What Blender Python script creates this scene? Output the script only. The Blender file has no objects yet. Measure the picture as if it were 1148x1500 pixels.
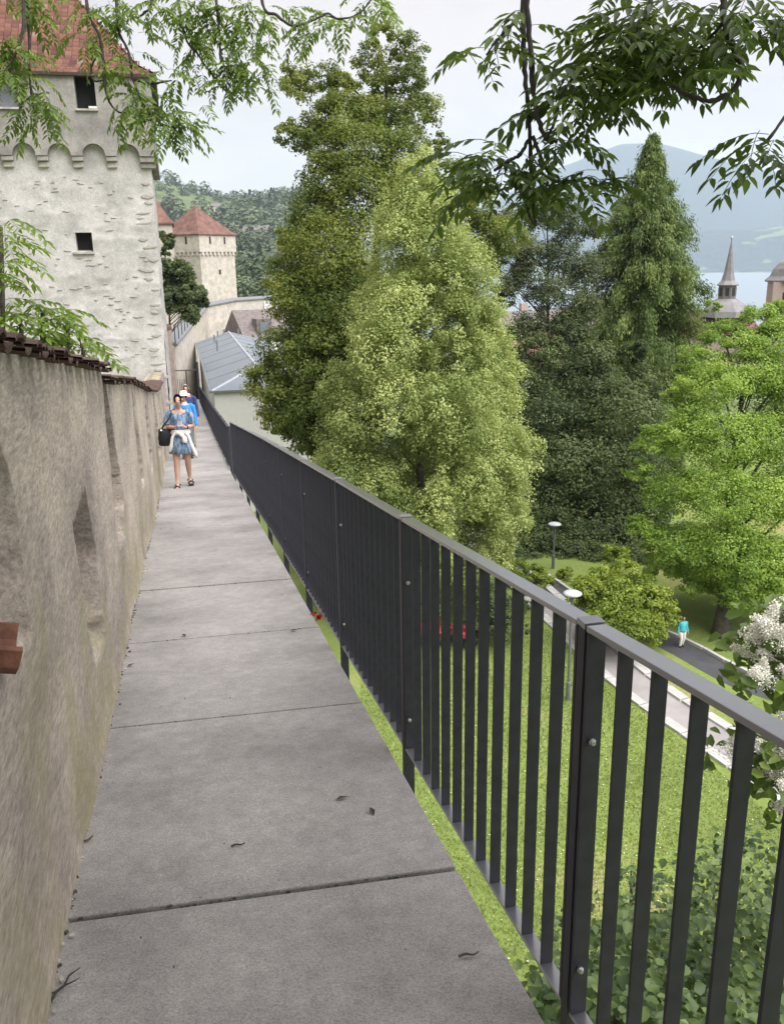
import bpy, math, random
import numpy as np
from mathutils import Vector, Matrix
RNG = np.random.default_rng(7)
random.seed(7)
SC = bpy.context.scene
COL = SC.collection
rad = math.radians

# ---------------------------------------------------------------- camera, sky, sun, exposure
EYE = 1.65
cd = bpy.data.cameras.new('camera')
cam = bpy.data.objects.new('camera', cd)
COL.objects.link(cam)
cd.sensor_fit = 'VERTICAL'
cd.sensor_height = 24.0
cd.lens = 24.0 * 1280.0 / 1500.0
cd.clip_start = 0.05
cd.clip_end = 30000
cam.matrix_world = (Matrix.Translation((0, 0, EYE)) @ Matrix.Rotation(rad(90 - 16.04), 4, 'X')
                    @ Matrix.Rotation(rad(-0.98), 4, 'Z'))
SC.camera = cam

SUN_EL, SUN_AZ = rad(58), rad(125)          # azimuth clockwise from +Y: light from the right, a little behind
w = bpy.data.worlds.new('World')
SC.world = w
w.use_nodes = True
nt = w.node_tree
nt.nodes.clear()
out = nt.nodes.new('ShaderNodeOutputWorld')
bg = nt.nodes.new('ShaderNodeBackground')
bg.inputs['Strength'].default_value = 0.1
sky = nt.nodes.new('ShaderNodeTexSky')
sky.sky_type = 'NISHITA'
sky.sun_disc = False
sky.sun_elevation = SUN_EL
sky.sun_rotation = SUN_AZ
tc = nt.nodes.new('ShaderNodeTexCoord')
mp = nt.nodes.new('ShaderNodeMapping')
mp.inputs['Scale'].default_value = (1.0, 1.0, 3.2)
cn = nt.nodes.new('ShaderNodeTexNoise')
cn.inputs['Scale'].default_value = 2.3
cn.inputs['Detail'].default_value = 6.0
cn.inputs['Roughness'].default_value = 0.55
cr = nt.nodes.new('ShaderNodeValToRGB')
cr.color_ramp.elements[0].position = 0.36
cr.color_ramp.elements[0].color = (0.75, 0.66, 0.625, 1)
cr.color_ramp.elements[1].position = 0.60
cr.color_ramp.elements[1].color = (1.03, 0.895, 0.835, 1)
sc_ = nt.nodes.new('ShaderNodeVectorMath')
sc_.operation = 'SCALE'
sc_.inputs['Scale'].default_value = 2.1
mx = nt.nodes.new('ShaderNodeMixRGB')
mx.inputs[0].default_value = 0.96
L = nt.links.new
L(tc.outputs['Generated'], mp.inputs[0]); L(mp.outputs[0], cn.inputs['Vector'])
L(cn.outputs['Fac'], cr.inputs[0]); L(cr.outputs[0], sc_.inputs[0])
L(sky.outputs[0], mx.inputs[1]); L(sc_.outputs[0], mx.inputs[2])
L(mx.outputs[0], bg.inputs['Color']); L(bg.outputs[0], out.inputs['Surface'])

sd = bpy.data.lights.new('sun', 'SUN')
sd.energy = 1.9
sd.angle = rad(75)
sd.color = (1.0, 0.985, 0.98)
sun = bpy.data.objects.new('sun', sd)
COL.objects.link(sun)
sdir = Vector((math.sin(SUN_AZ) * math.cos(SUN_EL), math.cos(SUN_AZ) * math.cos(SUN_EL), math.sin(SUN_EL)))
sun.rotation_euler = sdir.to_track_quat('Z', 'Y').to_euler()
sun.location = (20, -15, 60)

SC.view_settings.view_transform = 'Standard'
SC.view_settings.look = 'None'
SC.view_settings.gamma = 1
SC.view_settings.use_curve_mapping = False
SC.view_settings.exposure = 2.1
SC.render.engine = 'CYCLES'
SC.cycles.max_bounces = 6
SC.cycles.diffuse_bounces = 3
SC.cycles.glossy_bounces = 2
SC.cycles.transmission_bounces = 3
SC.cycles.volume_bounces = 1
SC.cycles.use_denoising = True

# ---------------------------------------------------------------- walkway frame: s metres along it, t metres to its right, h above it
AZ = rad(-13.257)
DX, DY = math.sin(AZ), math.cos(AZ)
def zp(s):
    return -0.1335 * s if s < 16.5 else -0.1335 * 16.5 - 0.1 * (s - 16.5)
def W(s, t, h=0.0):
    return Vector((DX * s + DY * t, DY * s - DX * t, zp(s) + h))
def WZ(s, t, z):
    return Vector((DX * s + DY * t, DY * s - DX * t, z))
GROUND = -10.5
HAZE = 0.00015

# ---------------------------------------------------------------- helpers
def prop(o, label=None, cat=None, group=None, kind=None):
    if label: o['label'] = label
    if cat: o['category'] = cat
    if group: o['group'] = group
    if kind: o['kind'] = kind
    return o
def empty(name, loc=(0, 0, 0), rz=0.0, **k):
    o = bpy.data.objects.new(name, None)
    o.empty_display_size = 0.2
    COL.objects.link(o)
    o.location = loc
    o.rotation_euler = (0, 0, rz)
    return prop(o, **k)
def link(name, me, parent=None, loc=None, rot=None, **k):
    o = bpy.data.objects.new(name, me)
    COL.objects.link(o)
    if parent is not None: o.parent = parent
    if loc is not None: o.location = loc
    if rot is not None: o.rotation_euler = rot
    return prop(o, **k)
class MB:
    """collects faces and becomes ONE mesh"""
    def __init__(s):
        s.v = []; s.f = []; s.m = []
    def face(s, pts, mi=0):
        n = len(s.v)
        s.v += [tuple(p) for p in pts]
        s.f.append(tuple(range(n, n + len(pts)))); s.m.append(mi)
    def box(s, c, size, M=None, mi=0, taper=1.0):
        x, y, z = (q / 2 for q in size)
        P = [Vector((sx * x * (taper if sz > 0 else 1), sy * y * (taper if sz > 0 else 1), sz * z)) for sz in (-1, 1) for sy in (-1, 1) for sx in (-1, 1)]
        c = Vector(c)
        P = [(M @ p if M is not None else p) + c for p in P]
        n = len(s.v)
        s.v += [tuple(p) for p in P]
        for q in ((0, 2, 3, 1), (4, 5, 7, 6), (0, 1, 5, 4), (2, 6, 7, 3), (0, 4, 6, 2), (1, 3, 7, 5)):
            s.f.append(tuple(n + i for i in q)); s.m.append(mi)
    def hexa(s, P, mi=0):
        """eight corners: four below (counter-clockwise from above), four above"""
        n = len(s.v)
        s.v += [tuple(p) for p in P]
        for q in ((3, 2, 1, 0), (4, 5, 6, 7), (0, 1, 5, 4), (1, 2, 6, 5), (2, 3, 7, 6), (3, 0, 4, 7)):
            s.f.append(tuple(n + i for i in q)); s.m.append(mi)
    def tube(s, pts, radii, sides=6, mi=0, caps=True):
        pts = [Vector(p) for p in pts]
        if not hasattr(radii, '__len__'): radii = [radii] * len(pts)
        rings = []
        ref = Vector((0.3, 0.2, 1)).normalized()
        for i, p in enumerate(pts):
            d = (pts[min(i + 1, len(pts) - 1)] - pts[max(i - 1, 0)])
            if d.length < 1e-9: d = Vector((0, 0, 1))
            d.normalize()
            a = d.cross(ref)
            if a.length < 1e-3: a = d.cross(Vector((1, 0, 0)))
            a.normalize(); b = d.cross(a)
            n = len(s.v)
            r = radii[i]
            s.v += [tuple(p + a * (r * math.cos(2 * math.pi * j / sides)) + b * (r * math.sin(2 * math.pi * j / sides))) for j in range(sides)]
            rings.append(n)
        for q in range(len(rings) - 1):
            for j in range(sides):
                k = (j + 1) % sides
                s.f.append((rings[q] + j, rings[q] + k, rings[q + 1] + k, rings[q + 1] + j)); s.m.append(mi)
        if caps:
            s.f.append(tuple(rings[0] + j for j in range(sides))[::-1]); s.m.append(mi)
            s.f.append(tuple(rings[-1] + j for j in range(sides))); s.m.append(mi)
    def loft(s, rings, mi=0, closed=True, cap0=False, cap1=False):
        idx = []
        for r in rings:
            n = len(s.v); s.v += [tuple(p) for p in r]; idx.append((n, len(r)))
        for (a, n), (b, _) in zip(idx, idx[1:]):
            for j in range(n if closed else n - 1):
                k = (j + 1) % n
                s.f.append((a + j, a + k, b + k, b + j)); s.m.append(mi)
        if cap0: s.f.append(tuple(idx[0][0] + j for j in range(idx[0][1]))[::-1]); s.m.append(mi)
        if cap1: s.f.append(tuple(idx[-1][0] + j for j in range(idx[-1][1]))); s.m.append(mi)
    def mesh(s, name, mats, smooth=False):
        me = bpy.data.meshes.new(name)
        me.from_pydata(s.v, [], s.f)
        for m in (mats if isinstance(mats, (list, tuple)) else [mats]): me.materials.append(m)
        if any(s.m): me.polygons.foreach_set('material_index', s.m)
        if smooth: me.polygons.foreach_set('use_smooth', [True] * len(s.f))
        me.update()
        return me
    def build(s, name, mats, parent=None, smooth=False, bevel=0, **k):
        o = link(name, s.mesh(name, mats, smooth), parent, **k)
        if bevel:
            b = o.modifiers.new('edge', 'BEVEL'); b.width = bevel; b.segments = 2; b.limit_method = 'ANGLE'
        return o
def arr_mesh(name, V, F, mats, attr=None, smooth=False, mi=None):
    """V (n,3), F (m,k): all faces with k corners; attr (n,): per-vertex value 'tint'"""
    V = np.asarray(V, np.float32); F = np.asarray(F, np.int32)
    me = bpy.data.meshes.new(name)
    me.vertices.add(len(V)); me.vertices.foreach_set('co', V.ravel())
    me.loops.add(F.size); me.loops.foreach_set('vertex_index', F.ravel())
    me.polygons.add(len(F))
    me.polygons.foreach_set('loop_start', np.arange(0, F.size, F.shape[1], dtype=np.int32))
    me.polygons.foreach_set('loop_total', np.full(len(F), F.shape[1], np.int32))
    if smooth: me.polygons.foreach_set('use_smooth', np.ones(len(F), bool))
    for m in (mats if isinstance(mats, (list, tuple)) else [mats]): me.materials.append(m)
    if mi is not None: me.polygons.foreach_set('material_index', np.asarray(mi, np.int32))
    if attr is not None:
        a = me.attributes.new('tint', 'FLOAT', 'POINT')
        a.data.foreach_set('value', np.asarray(attr, np.float32))
    me.update(calc_edges=True)
    return me
def spline(pts, n=6):
    P = [Vector(p) for p in pts]
    P = [P[0] * 2 - P[1]] + P + [P[-1] * 2 - P[-2]]
    o = []
    for i in range(1, len(P) - 2):
        for j in range(n):
            t = j / n
            a, b, c, d = P[i - 1], P[i], P[i + 1], P[i + 2]
            o.append(0.5 * ((2 * b) + (c - a) * t + (2 * a - 5 * b + 4 * c - d) * t * t + (3 * b - a - 3 * c + d) * t ** 3))
    o.append(P[-2])
    return o
def vnoise(x, y, seed=0, octaves=4):
    """cheap value noise in 0..1"""
    r = np.zeros(np.broadcast(x, y).shape); amp = 1.0; tot = 0
    for o in range(octaves):
        g = np.random.default_rng(seed * 31 + o).random((64, 64))
        xi = np.floor(x).astype(int); yi = np.floor(y).astype(int)
        fx = x - xi; fy = y - yi
        fx = fx * fx * (3 - 2 * fx); fy = fy * fy * (3 - 2 * fy)
        a = g[xi % 64, yi % 64]; b = g[(xi + 1) % 64, yi % 64]; c = g[xi % 64, (yi + 1) % 64]; d = g[(xi + 1) % 64, (yi + 1) % 64]
        r = r + amp * ((a * (1 - fx) + b * fx) * (1 - fy) + (c * (1 - fx) + d * fx) * fy); tot += amp
        amp *= 0.5; x = x * 2.03 + 5.1; y = y * 2.03 + 1.7
    return r / tot

# ---------------------------------------------------------------- materials
def node_mat(name):
    m = bpy.data.materials.new(name); m.use_nodes = True
    t = m.node_tree; t.nodes.clear()
    o = t.nodes.new('ShaderNodeOutputMaterial'); b = t.nodes.new('ShaderNodeBsdfPrincipled')
    t.links.new(b.outputs[0], o.inputs[0])
    return m, t, b, o
def tex(t, kind, scale, coord='Object', stretch=None, turn=0.0, detail=4.0, rough=0.55, **k):
    c = t.nodes.new('ShaderNodeTexCoord')
    src = c.outputs[coord]
    if stretch:
        mpp = t.nodes.new('ShaderNodeMapping'); mpp.vector_type = 'TEXTURE'; mpp.inputs['Scale'].default_value = tuple(1 / q for q in stretch); mpp.inputs['Rotation'].default_value = (0, 0, turn)
        t.links.new(src, mpp.inputs[0]); src = mpp.outputs[0]
    n = t.nodes.new('ShaderNodeTexNoise' if kind == 'noise' else 'ShaderNodeTexVoronoi')
    n.inputs['Scale'].default_value = scale
    if kind == 'noise':
        n.inputs['Detail'].default_value = detail; n.inputs['Roughness'].default_value = rough
    t.links.new(src, n.inputs['Vector'])
    return n.outputs['Fac'] if kind == 'noise' else n.outputs['Distance']
def ramp(t, fac, stops):
    r = t.nodes.new('ShaderNodeValToRGB'); e = r.color_ramp.elements
    while len(e) > 1: e.remove(e[-1])
    e[0].position = stops[0][0]; c = stops[0][1]; e[0].color = (*c, 1) if hasattr(c, '__len__') else (c, c, c, 1)
    for p, c in stops[1:]:
        q = e.new(p); q.color = (*c, 1) if hasattr(c, '__len__') else (c, c, c, 1)
    t.links.new(fac, r.inputs[0]); return r.outputs[0]
def mixc(t, fac, a, b, mode='MIX'):
    n = t.nodes.new('ShaderNodeMixRGB'); n.blend_type = mode
    for s, v in ((0, fac), (1, a), (2, b)):
        if hasattr(v, 'is_linked'): t.links.new(v, n.inputs[s])
        elif hasattr(v, '__len__'): n.inputs[s].default_value = (*v, 1)
        elif s == 0: n.inputs[0].default_value = v
        else: n.inputs[s].default_value = (v, v, v, 1)
    return n.outputs[0]
def bump(t, b, h, strength=0.4, dist=0.02):
    n = t.nodes.new('ShaderNodeBump'); n.inputs['Strength'].default_value = strength; n.inputs['Distance'].default_value = dist
    t.links.new(h, n.inputs['Height']); t.links.new(n.outputs[0], b.inputs['Normal'])
def plain(name, col, rough=0.6, metal=0.0, var=0.12, scale=6.0, spec=0.4, bmp=0.0, coord='Object'):
    m, t, b, o = node_mat(name)
    f = tex(t, 'noise', scale, coord)
    a = tuple(c * (1 - var) for c in col); c2 = tuple(min(1, c * (1 + var)) for c in col)
    t.links.new(ramp(t, f, [(0.3, a), (0.7, c2)]), b.inputs['Base Color'])
    b.inputs['Roughness'].default_value = rough; b.inputs['Metallic'].default_value = metal
    b.inputs['Specular IOR Level'].default_value = spec
    if bmp: bump(t, b, tex(t, 'noise', scale * 4, coord), bmp)
    return m
def leaf_mat(name, lo, mid, hi, trans=0.35, rough=0.55):
    """leaf colour runs lo-mid-hi over the stored per-leaf value"""
    m, t, b, o = node_mat(name)
    a = t.nodes.new('ShaderNodeAttribute'); a.attribute_name = 'tint'
    c = ramp(t, a.outputs['Fac'], [(0.0, lo), (0.5, mid), (1.0, hi)])
    t.links.new(c, b.inputs['Base Color']); b.inputs['Roughness'].default_value = rough
    b.inputs['Specular IOR Level'].default_value = 0.3
    tr = t.nodes.new('ShaderNodeBsdfTranslucent')
    t.links.new(mixc(t, 0.5, c, (min(1, hi[0] * 1.3), min(1, hi[1] * 1.35), hi[2] * 0.7)), tr.inputs[0])
    mxs = t.nodes.new('ShaderNodeMixShader'); mxs.inputs[0].default_value = trans
    t.links.new(b.outputs[0], mxs.inputs[1]); t.links.new(tr.outputs[0], mxs.inputs[2])
    t.links.new(mxs.outputs[0], o.inputs[0])
    return m

def concrete_mat():
    m, t, b, o = node_mat('walkway_concrete')
    oi = t.nodes.new('ShaderNodeObjectInfo')
    big = tex(t, 'noise', 1.3, detail=8, rough=0.62); fine = tex(t, 'noise', 150, detail=3, rough=0.75); mid = tex(t, 'noise', 14, detail=6, rough=0.65)
    c = ramp(t, big, [(0.32, (0.21, 0.198, 0.192)), (0.52, (0.30, 0.285, 0.277)), (0.68, (0.36, 0.342, 0.332))])
    c = mixc(t, 0.5, c, ramp(t, mid, [(0.3, 0.35), (0.7, 0.65)]), 'OVERLAY')
    c = mixc(t, 0.85, c, ramp(t, fine, [(0.34, 0.3), (0.5, 0.5), (0.68, 0.72)]), 'OVERLAY')
    peb = tex(t, 'voronoi', 60)
    c = mixc(t, ramp(t, peb, [(0.035, 0.35), (0.1, 0.0)]), c, (0.52, 0.5, 0.47))
    c = mixc(t, ramp(t, oi.outputs['Random'], [(0, 0.0), (1, 0.22)]), c, (0.24, 0.23, 0.22))
    t.links.new(c, b.inputs['Base Color']); b.inputs['Roughness'].default_value = 0.85
    b.inputs['Specular IOR Level'].default_value = 0.25
    bump(t, b, fine, 0.45, 0.004)
    return m
WT = rad(13.257)
def plaster_mat(name, pale, dark, moss=(0.30, 0.28, 0.10), speck=True):
    """lime plaster with rain streaks, grey lichen and, low down, olive moss ('tint' holds the height above the walkway)"""
    m, t, b, o = node_mat(name)
    st = tex(t, 'noise', 3.4, turn=WT, stretch=(1, 0.4, 0.75), detail=8, rough=0.68)
    pat = tex(t, 'noise', 1.5, turn=WT, stretch=(1, 0.6, 1), detail=7, rough=0.6); fine = tex(t, 'noise', 60, turn=WT, stretch=(1, 0.25, 1), detail=5, rough=0.75); mid = tex(t, 'noise', 14, turn=WT, stretch=(1, 0.28, 1.0), detail=7, rough=0.7)
    c = ramp(t, pat, [(0.36, dark), (0.58, pale)])
    c = mixc(t, 0.38, c, ramp(t, st, [(0.3, 0.32), (0.7, 0.64)]), 'OVERLAY')
    c = mixc(t, 0.42, c, ramp(t, mid, [(0.3, 0.34), (0.7, 0.64)]), 'OVERLAY')
    c = mixc(t, 0.75, c, ramp(t, fine, [(0.35, 0.28), (0.65, 0.70)]), 'OVERLAY')
    if moss:
        a = t.nodes.new('ShaderNodeAttribute'); a.attribute_name = 'tint'
        mth = t.nodes.new('ShaderNodeMath'); mth.operation = 'SUBTRACT'
        t.links.new(tex(t, 'noise', 2.2, stretch=(1.2, 1.2, 0.45), detail=6, rough=0.65), mth.inputs[0])
        m2 = t.nodes.new('ShaderNodeMath'); m2.operation = 'MULTIPLY'; m2.inputs[1].default_value = 0.2
        t.links.new(a.outputs['Fac'], m2.inputs[0]); t.links.new(m2.outputs[0], mth.inputs[1])
        c = mixc(t, ramp(t, mth.outputs[0], [(0.34, 0.0), (0.6, 0.6)]), c, moss)
    if speck:
        v = tex(t, 'voronoi', 17)
        c = mixc(t, ramp(t, v, [(0.02, 0.5), (0.09, 0.0)]), c, (0.09, 0.085, 0.07))
    t.links.new(c, b.inputs['Base Color']); b.inputs['Roughness'].default_value = 0.92
    b.inputs['Specular IOR Level'].default_value = 0.15
    bump(t, b, mixc(t, 0.5, fine, mid), 0.75, 0.012)
    return m
M = {}
M['concrete'] = concrete_mat()
M['plaster'] = plaster_mat('parapet_plaster', (0.43, 0.37, 0.32), (0.27, 0.23, 0.21), moss=(0.25, 0.235, 0.105))
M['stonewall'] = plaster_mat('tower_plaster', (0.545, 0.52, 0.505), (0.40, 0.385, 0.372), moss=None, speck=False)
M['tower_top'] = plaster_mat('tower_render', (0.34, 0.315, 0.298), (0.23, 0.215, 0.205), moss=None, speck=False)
M['farwall'] = plaster_mat('far_wall_plaster', (0.58, 0.53, 0.46), (0.44, 0.40, 0.35), moss=None, speck=False)
M['stone'] = plain('grey_rubble_stone', (0.40, 0.37, 0.335), 0.9, var=0.3, scale=5, bmp=0.5)
def coat(m):
    b = [n for n in m.node_tree.nodes if n.type == 'BSDF_PRINCIPLED'][0]
    b.inputs['Coat Weight'].default_value = 0.35; b.inputs['Coat IOR'].default_value = 1.6; b.inputs['Coat Roughness'].default_value = 0.28
    return m
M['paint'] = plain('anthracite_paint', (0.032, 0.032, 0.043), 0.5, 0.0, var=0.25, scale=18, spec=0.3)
M['skylit'] = plain('skylit_rail_paint', (0.09, 0.092, 0.11), 0.3, 0.0, var=0.15, scale=22, spec=1.0)  # paler base colour paints in the sky sheen on rails and post caps
coat(M['skylit']).node_tree.nodes['Principled BSDF'].inputs['Coat Weight'].default_value = 1.0
M['skylit'].node_tree.nodes['Principled BSDF'].inputs['Coat IOR'].default_value = 2.5
M['moss'] = plain('joint_moss', (0.05, 0.05, 0.032), 0.95, var=.5, scale=30)
M['steel'] = plain('bolt_steel', (0.42, 0.42, 0.43), 0.4, 1.0)
M['terracotta'] = plain('terracotta', (0.20, 0.088, 0.058), 0.8, var=0.35, scale=14, bmp=0.3)
M['oldtile'] = plain('old_brown_tile', (0.085, 0.052, 0.042), 0.9, var=0.6, scale=9, bmp=0.4)
M['dark'] = plain('dark_interior', (0.02, 0.02, 0.022), 0.8)
M['glass'] = plain('window_glass', (0.16, 0.18, 0.21), 0.12, spec=0.8)
M['shutter'] = plain('grey_shutter', (0.33, 0.34, 0.38), 0.6)
M['wood'] = plain('dark_wood', (0.07, 0.05, 0.04), 0.8, var=0.3)
M['bark'] = plain('tree_bark', (0.085, 0.07, 0.058), 0.95, var=0.35, scale=7, bmp=0.6)
M['twig'] = plain('dark_twig', (0.045, 0.038, 0.034), 0.9, var=0.3, scale=30)
M['zinc'] = plain('standing_seam_zinc', (0.19, 0.215, 0.245), 0.5, 0.2, var=0.08, scale=0.7)
M['zincdark'] = plain('weathered_zinc', (0.20, 0.21, 0.22), 0.5, 0.2)
M['white'] = plain('white_render', (0.70, 0.69, 0.66), 0.85, var=0.05)
M['slate'] = plain('brown_slate', (0.16, 0.135, 0.13), 0.8, var=0.3, scale=3)
M['redroof'] = plain('red_tile_roof', (0.155, 0.08, 0.064), 0.85, var=0.35, scale=1.6, bmp=0.3)
M['copper'] = plain('church_roof_grey', (0.20, 0.19, 0.19), 0.6, var=0.2, scale=1.5)
M['pinkstone'] = plain('pink_stone', (0.42, 0.32, 0.29), 0.85, var=0.2)
M['asphalt'] = plain('asphalt', (0.055, 0.055, 0.06), 0.85, var=0.2, scale=3, bmp=0.2)
M['pathasph'] = plain('worn_path_asphalt', (0.27, 0.25, 0.245), 0.85, var=0.14, scale=1.2, bmp=0.2)
M['kerb'] = plain('granite_kerb', (0.40, 0.39, 0.37), 0.8, var=0.2, scale=3, bmp=0.2)
M['lampglass'] = plain('pale_lamp_shade', (0.42, 0.44, 0.47), 0.4)
M['pole'] = plain('grey_lamp_pole', (0.16, 0.165, 0.17), 0.5, 0.3)
M['redflower'] = plain('red_petals', (0.45, 0.03, 0.045), 0.6, var=0.4, scale=20)
M['whiteflower'] = plain('white_blossom', (0.86, 0.84, 0.75), 0.7, var=0.06, scale=60)

# ---------------------------------------------------------------- ground, water, hills
def smooth(a, b, x):
    x = np.clip((x - a) / (b - a), 0, 1); return x * x * (3 - 2 * x)
LR = [0, 75, 150, 350, 600, 850, 1060, 1500, 3000, 6000]
LZ = [-10.5, -10.5, -14, -16, 2, 44, 82, 60, 40, 40]
RR = [0, 75, 150, 400, 650, 700, 3300, 3400, 3500, 6000]
RZ = [-10.5, -10.5, -17, -42, -57, -66, -66, -57, -50, -40]
def ground_z(x, y):
    x = np.asarray(x, float); y = np.asarray(y, float)
    r = np.hypot(x, y); a = np.degrees(np.arctan2(x, y))
    k = smooth(-5, 3, a) * (1 - smooth(110, 150, a))
    hill = np.interp(r, LR, LZ)
    ridge = .95 + 0.10 * np.sin(np.radians(a) * 26 + 2.4) + 0.012 * (-a - 8)
    hill = np.where(hill > 0, hill * ridge, hill)
    z = hill * (1 - k) + np.interp(r, RR, RZ) * k
    bump_ = (vnoise(x / 90 + 40, y / 90 + 40, 3) - 0.5) * 14
    return z + bump_ * smooth(160, 500, r) * (z > -58)
def ground_mat():
    m, t, b, o = node_mat('meadow_and_woodland_ground')
    f = tex(t, 'noise', 0.012, detail=6); g = tex(t, 'noise', 0.9, detail=5)
    c = ramp(t, f, [(0.42, (0.045, 0.065, 0.028)), (0.55, (0.13, 0.17, 0.055)), (0.62, (0.14, 0.165, 0.075))])
    c = mixc(t, 0.4, c, ramp(t, g, [(0.3, 0.35), (0.7, 0.62)]), 'OVERLAY')
    t.links.new(c, b.inputs['Base Color']); b.inputs['Roughness'].default_value = 1.0
    return m
M['ground'] = ground_mat()
def polar(name, rs, nseg, zf, mat, kind='structure'):
    th = np.linspace(0, 2 * math.pi, nseg, endpoint=False)
    R_, T = np.meshgrid(rs, th, indexing='ij')
    X = R_ * np.sin(T); Y = R_ * np.cos(T)
    V = np.stack([X, Y, zf(X, Y)], -1).reshape(-1, 3)
    i, j = np.meshgrid(np.arange(len(rs) - 1), np.arange(nseg), indexing='ij')
    a = i * nseg + j; b = i * nseg + (j + 1) % nseg
    F = np.stack([a, a + nseg, b + nseg, b], -1).reshape(-1, 4)[:, ::-1]
    return link(name, arr_mesh(name, V, F, mat, smooth=True), kind=kind)
polar('ground', np.concatenate([[0.01], np.geomspace(20, 5900, 150)]), 256, ground_z, M['ground'])
def water_mat():
    m, t, b, o = node_mat('lake_water')
    b.inputs['Base Color'].default_value = (0.20, 0.25, 0.29, 1); b.inputs['Roughness'].default_value = 0.4
    b.inputs['Specular IOR Level'].default_value = 0.6
    bump(t, b, tex(t, 'noise', 0.06, stretch=(1, 3, 1), detail=5), 0.15, 1.0)
    return m
mb = MB(); N = 48
ring = [(3600 * math.sin(rad(2 + 118 * i / N)), 3600 * math.cos(rad(2 + 118 * i / N)), -58.5) for i in range(N + 1)]
inner = [(560 * math.sin(rad(2 + 118 * i / N)), 560 * math.cos(rad(2 + 118 * i / N)), -58.5) for i in range(N + 1)]
for i in range(N): mb.face([inner[i], inner[i + 1], ring[i + 1], ring[i]][::-1])
mb.build('lake_water', water_mat(), kind='structure')

def relief(name, a0, a1, na, rs, zf, mat):
    A = np.radians(np.linspace(a0, a1, na)); R_, T = np.meshgrid(rs, A, indexing='ij')
    X = R_ * np.sin(T); Y = R_ * np.cos(T); Z_ = zf(R_, np.degrees(T), X, Y)
    V = np.stack([X, Y, Z_], -1).reshape(-1, 3)
    i, j = np.meshgrid(np.arange(len(rs) - 1), np.arange(na - 1), indexing='ij'); a = i * na + j
    F = np.stack([a, a + 1, a + na + 1, a + na], -1).reshape(-1, 4)
    return link(name, arr_mesh(name, V, F, mat, smooth=False), kind='structure')
def forest_mat(name, meadow=0.58):
    m, t, b, o = node_mat(name)
    f = tex(t, 'noise', 0.0045, detail=5); g = tex(t, 'noise', 0.06, detail=4)
    c = ramp(t, f, [(meadow - 0.03, (0.014, 0.024, 0.022)), (meadow, (0.12, 0.15, 0.06))])
    c = mixc(t, 0.5, c, ramp(t, g, [(0.3, 0.3), (0.7, 0.66)]), 'OVERLAY')
    t.links.new(c, b.inputs['Base Color']); b.inputs['Roughness'].default_value = 1.0
    return m
def shore_z(r, a, X, Y):
    top = 70 + 55 * vnoise(a / 5 + 3, r * 0 + 2, 11) + 18 * np.sin(np.radians(a) * 15)
    p = smooth(3380, 4000, r) * (1 - 0.5 * smooth(4000, 4300, r))
    return -60 + (top + 60) * p + 9 * vnoise(X / 22, Y / 22, 5, 3) * (p > 0.02)
relief('wooded_hills', 2, 70, 700, np.linspace(3360, 4300, 60), shore_z, forest_mat('far_shore_wood', 0.6))
def mount_z(r, a, X, Y):
    ridge = np.interp(a, [0, 6, 10, 14, 16.1, 19.5, 23.2, 27, 34, 45, 60, 72], [120, 300, 480, 610, 607, 512, 415, 380, 330, 260, 160, 60])
    up = smooth(4250, 5480, r) ** 0.9 * (1 - 0.6 * smooth(5480, 5880, r))
    return -45 + (ridge + 45) * up + (vnoise(X / 260, Y / 260, 8) - 0.5) * 70 * up * (1 - up * 0.8)
relief('mountain', -2, 74, 260, np.linspace(4200, 5880, 70), mount_z, forest_mat('mountain_forest', 0.95))

# the park below the wall
def lawn_mat():
    m, t, b, o = node_mat('lawn_grass')
    f = tex(t, 'noise', 0.35, detail=5); g = tex(t, 'noise', 9, detail=6, rough=0.7); h = tex(t, 'noise', 55, detail=3)
    c = ramp(t, f, [(0.34, (0.14, 0.185, 0.05)), (0.56, (0.18, 0.235, 0.06)), (0.68, (0.26, 0.24, 0.10)), (0.76, (0.29, 0.235, 0.11))])
    c = mixc(t, 0.6, c, ramp(t, g, [(0.3, 0.33), (0.7, 0.66)]), 'OVERLAY')
    c = mixc(t, 0.5, c, ramp(t, h, [(0.3, 0.3), (0.7, 0.7)]), 'OVERLAY')
    t.links.new(c, b.inputs['Base Color']); b.inputs['Roughness'].default_value = 0.95
    b.inputs['Specular IOR Level'].default_value = 0.15
    bump(t, b, h, 0.6, 0.03)
    return m
M['lawn'] = lawn_mat()
LZ0 = GROUND + 0.03
mb = MB()
for i in range(24):
    for j in range(26):
        x, y = -14 + i * 3, -36 + j * 3.5
        mb.face([(x, y, LZ0), (x + 3, y, LZ0), (x + 3, y + 3.5, LZ0), (x, y + 3.5, LZ0)])
mb.build('lawn', M['lawn'], kind='structure')

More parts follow.
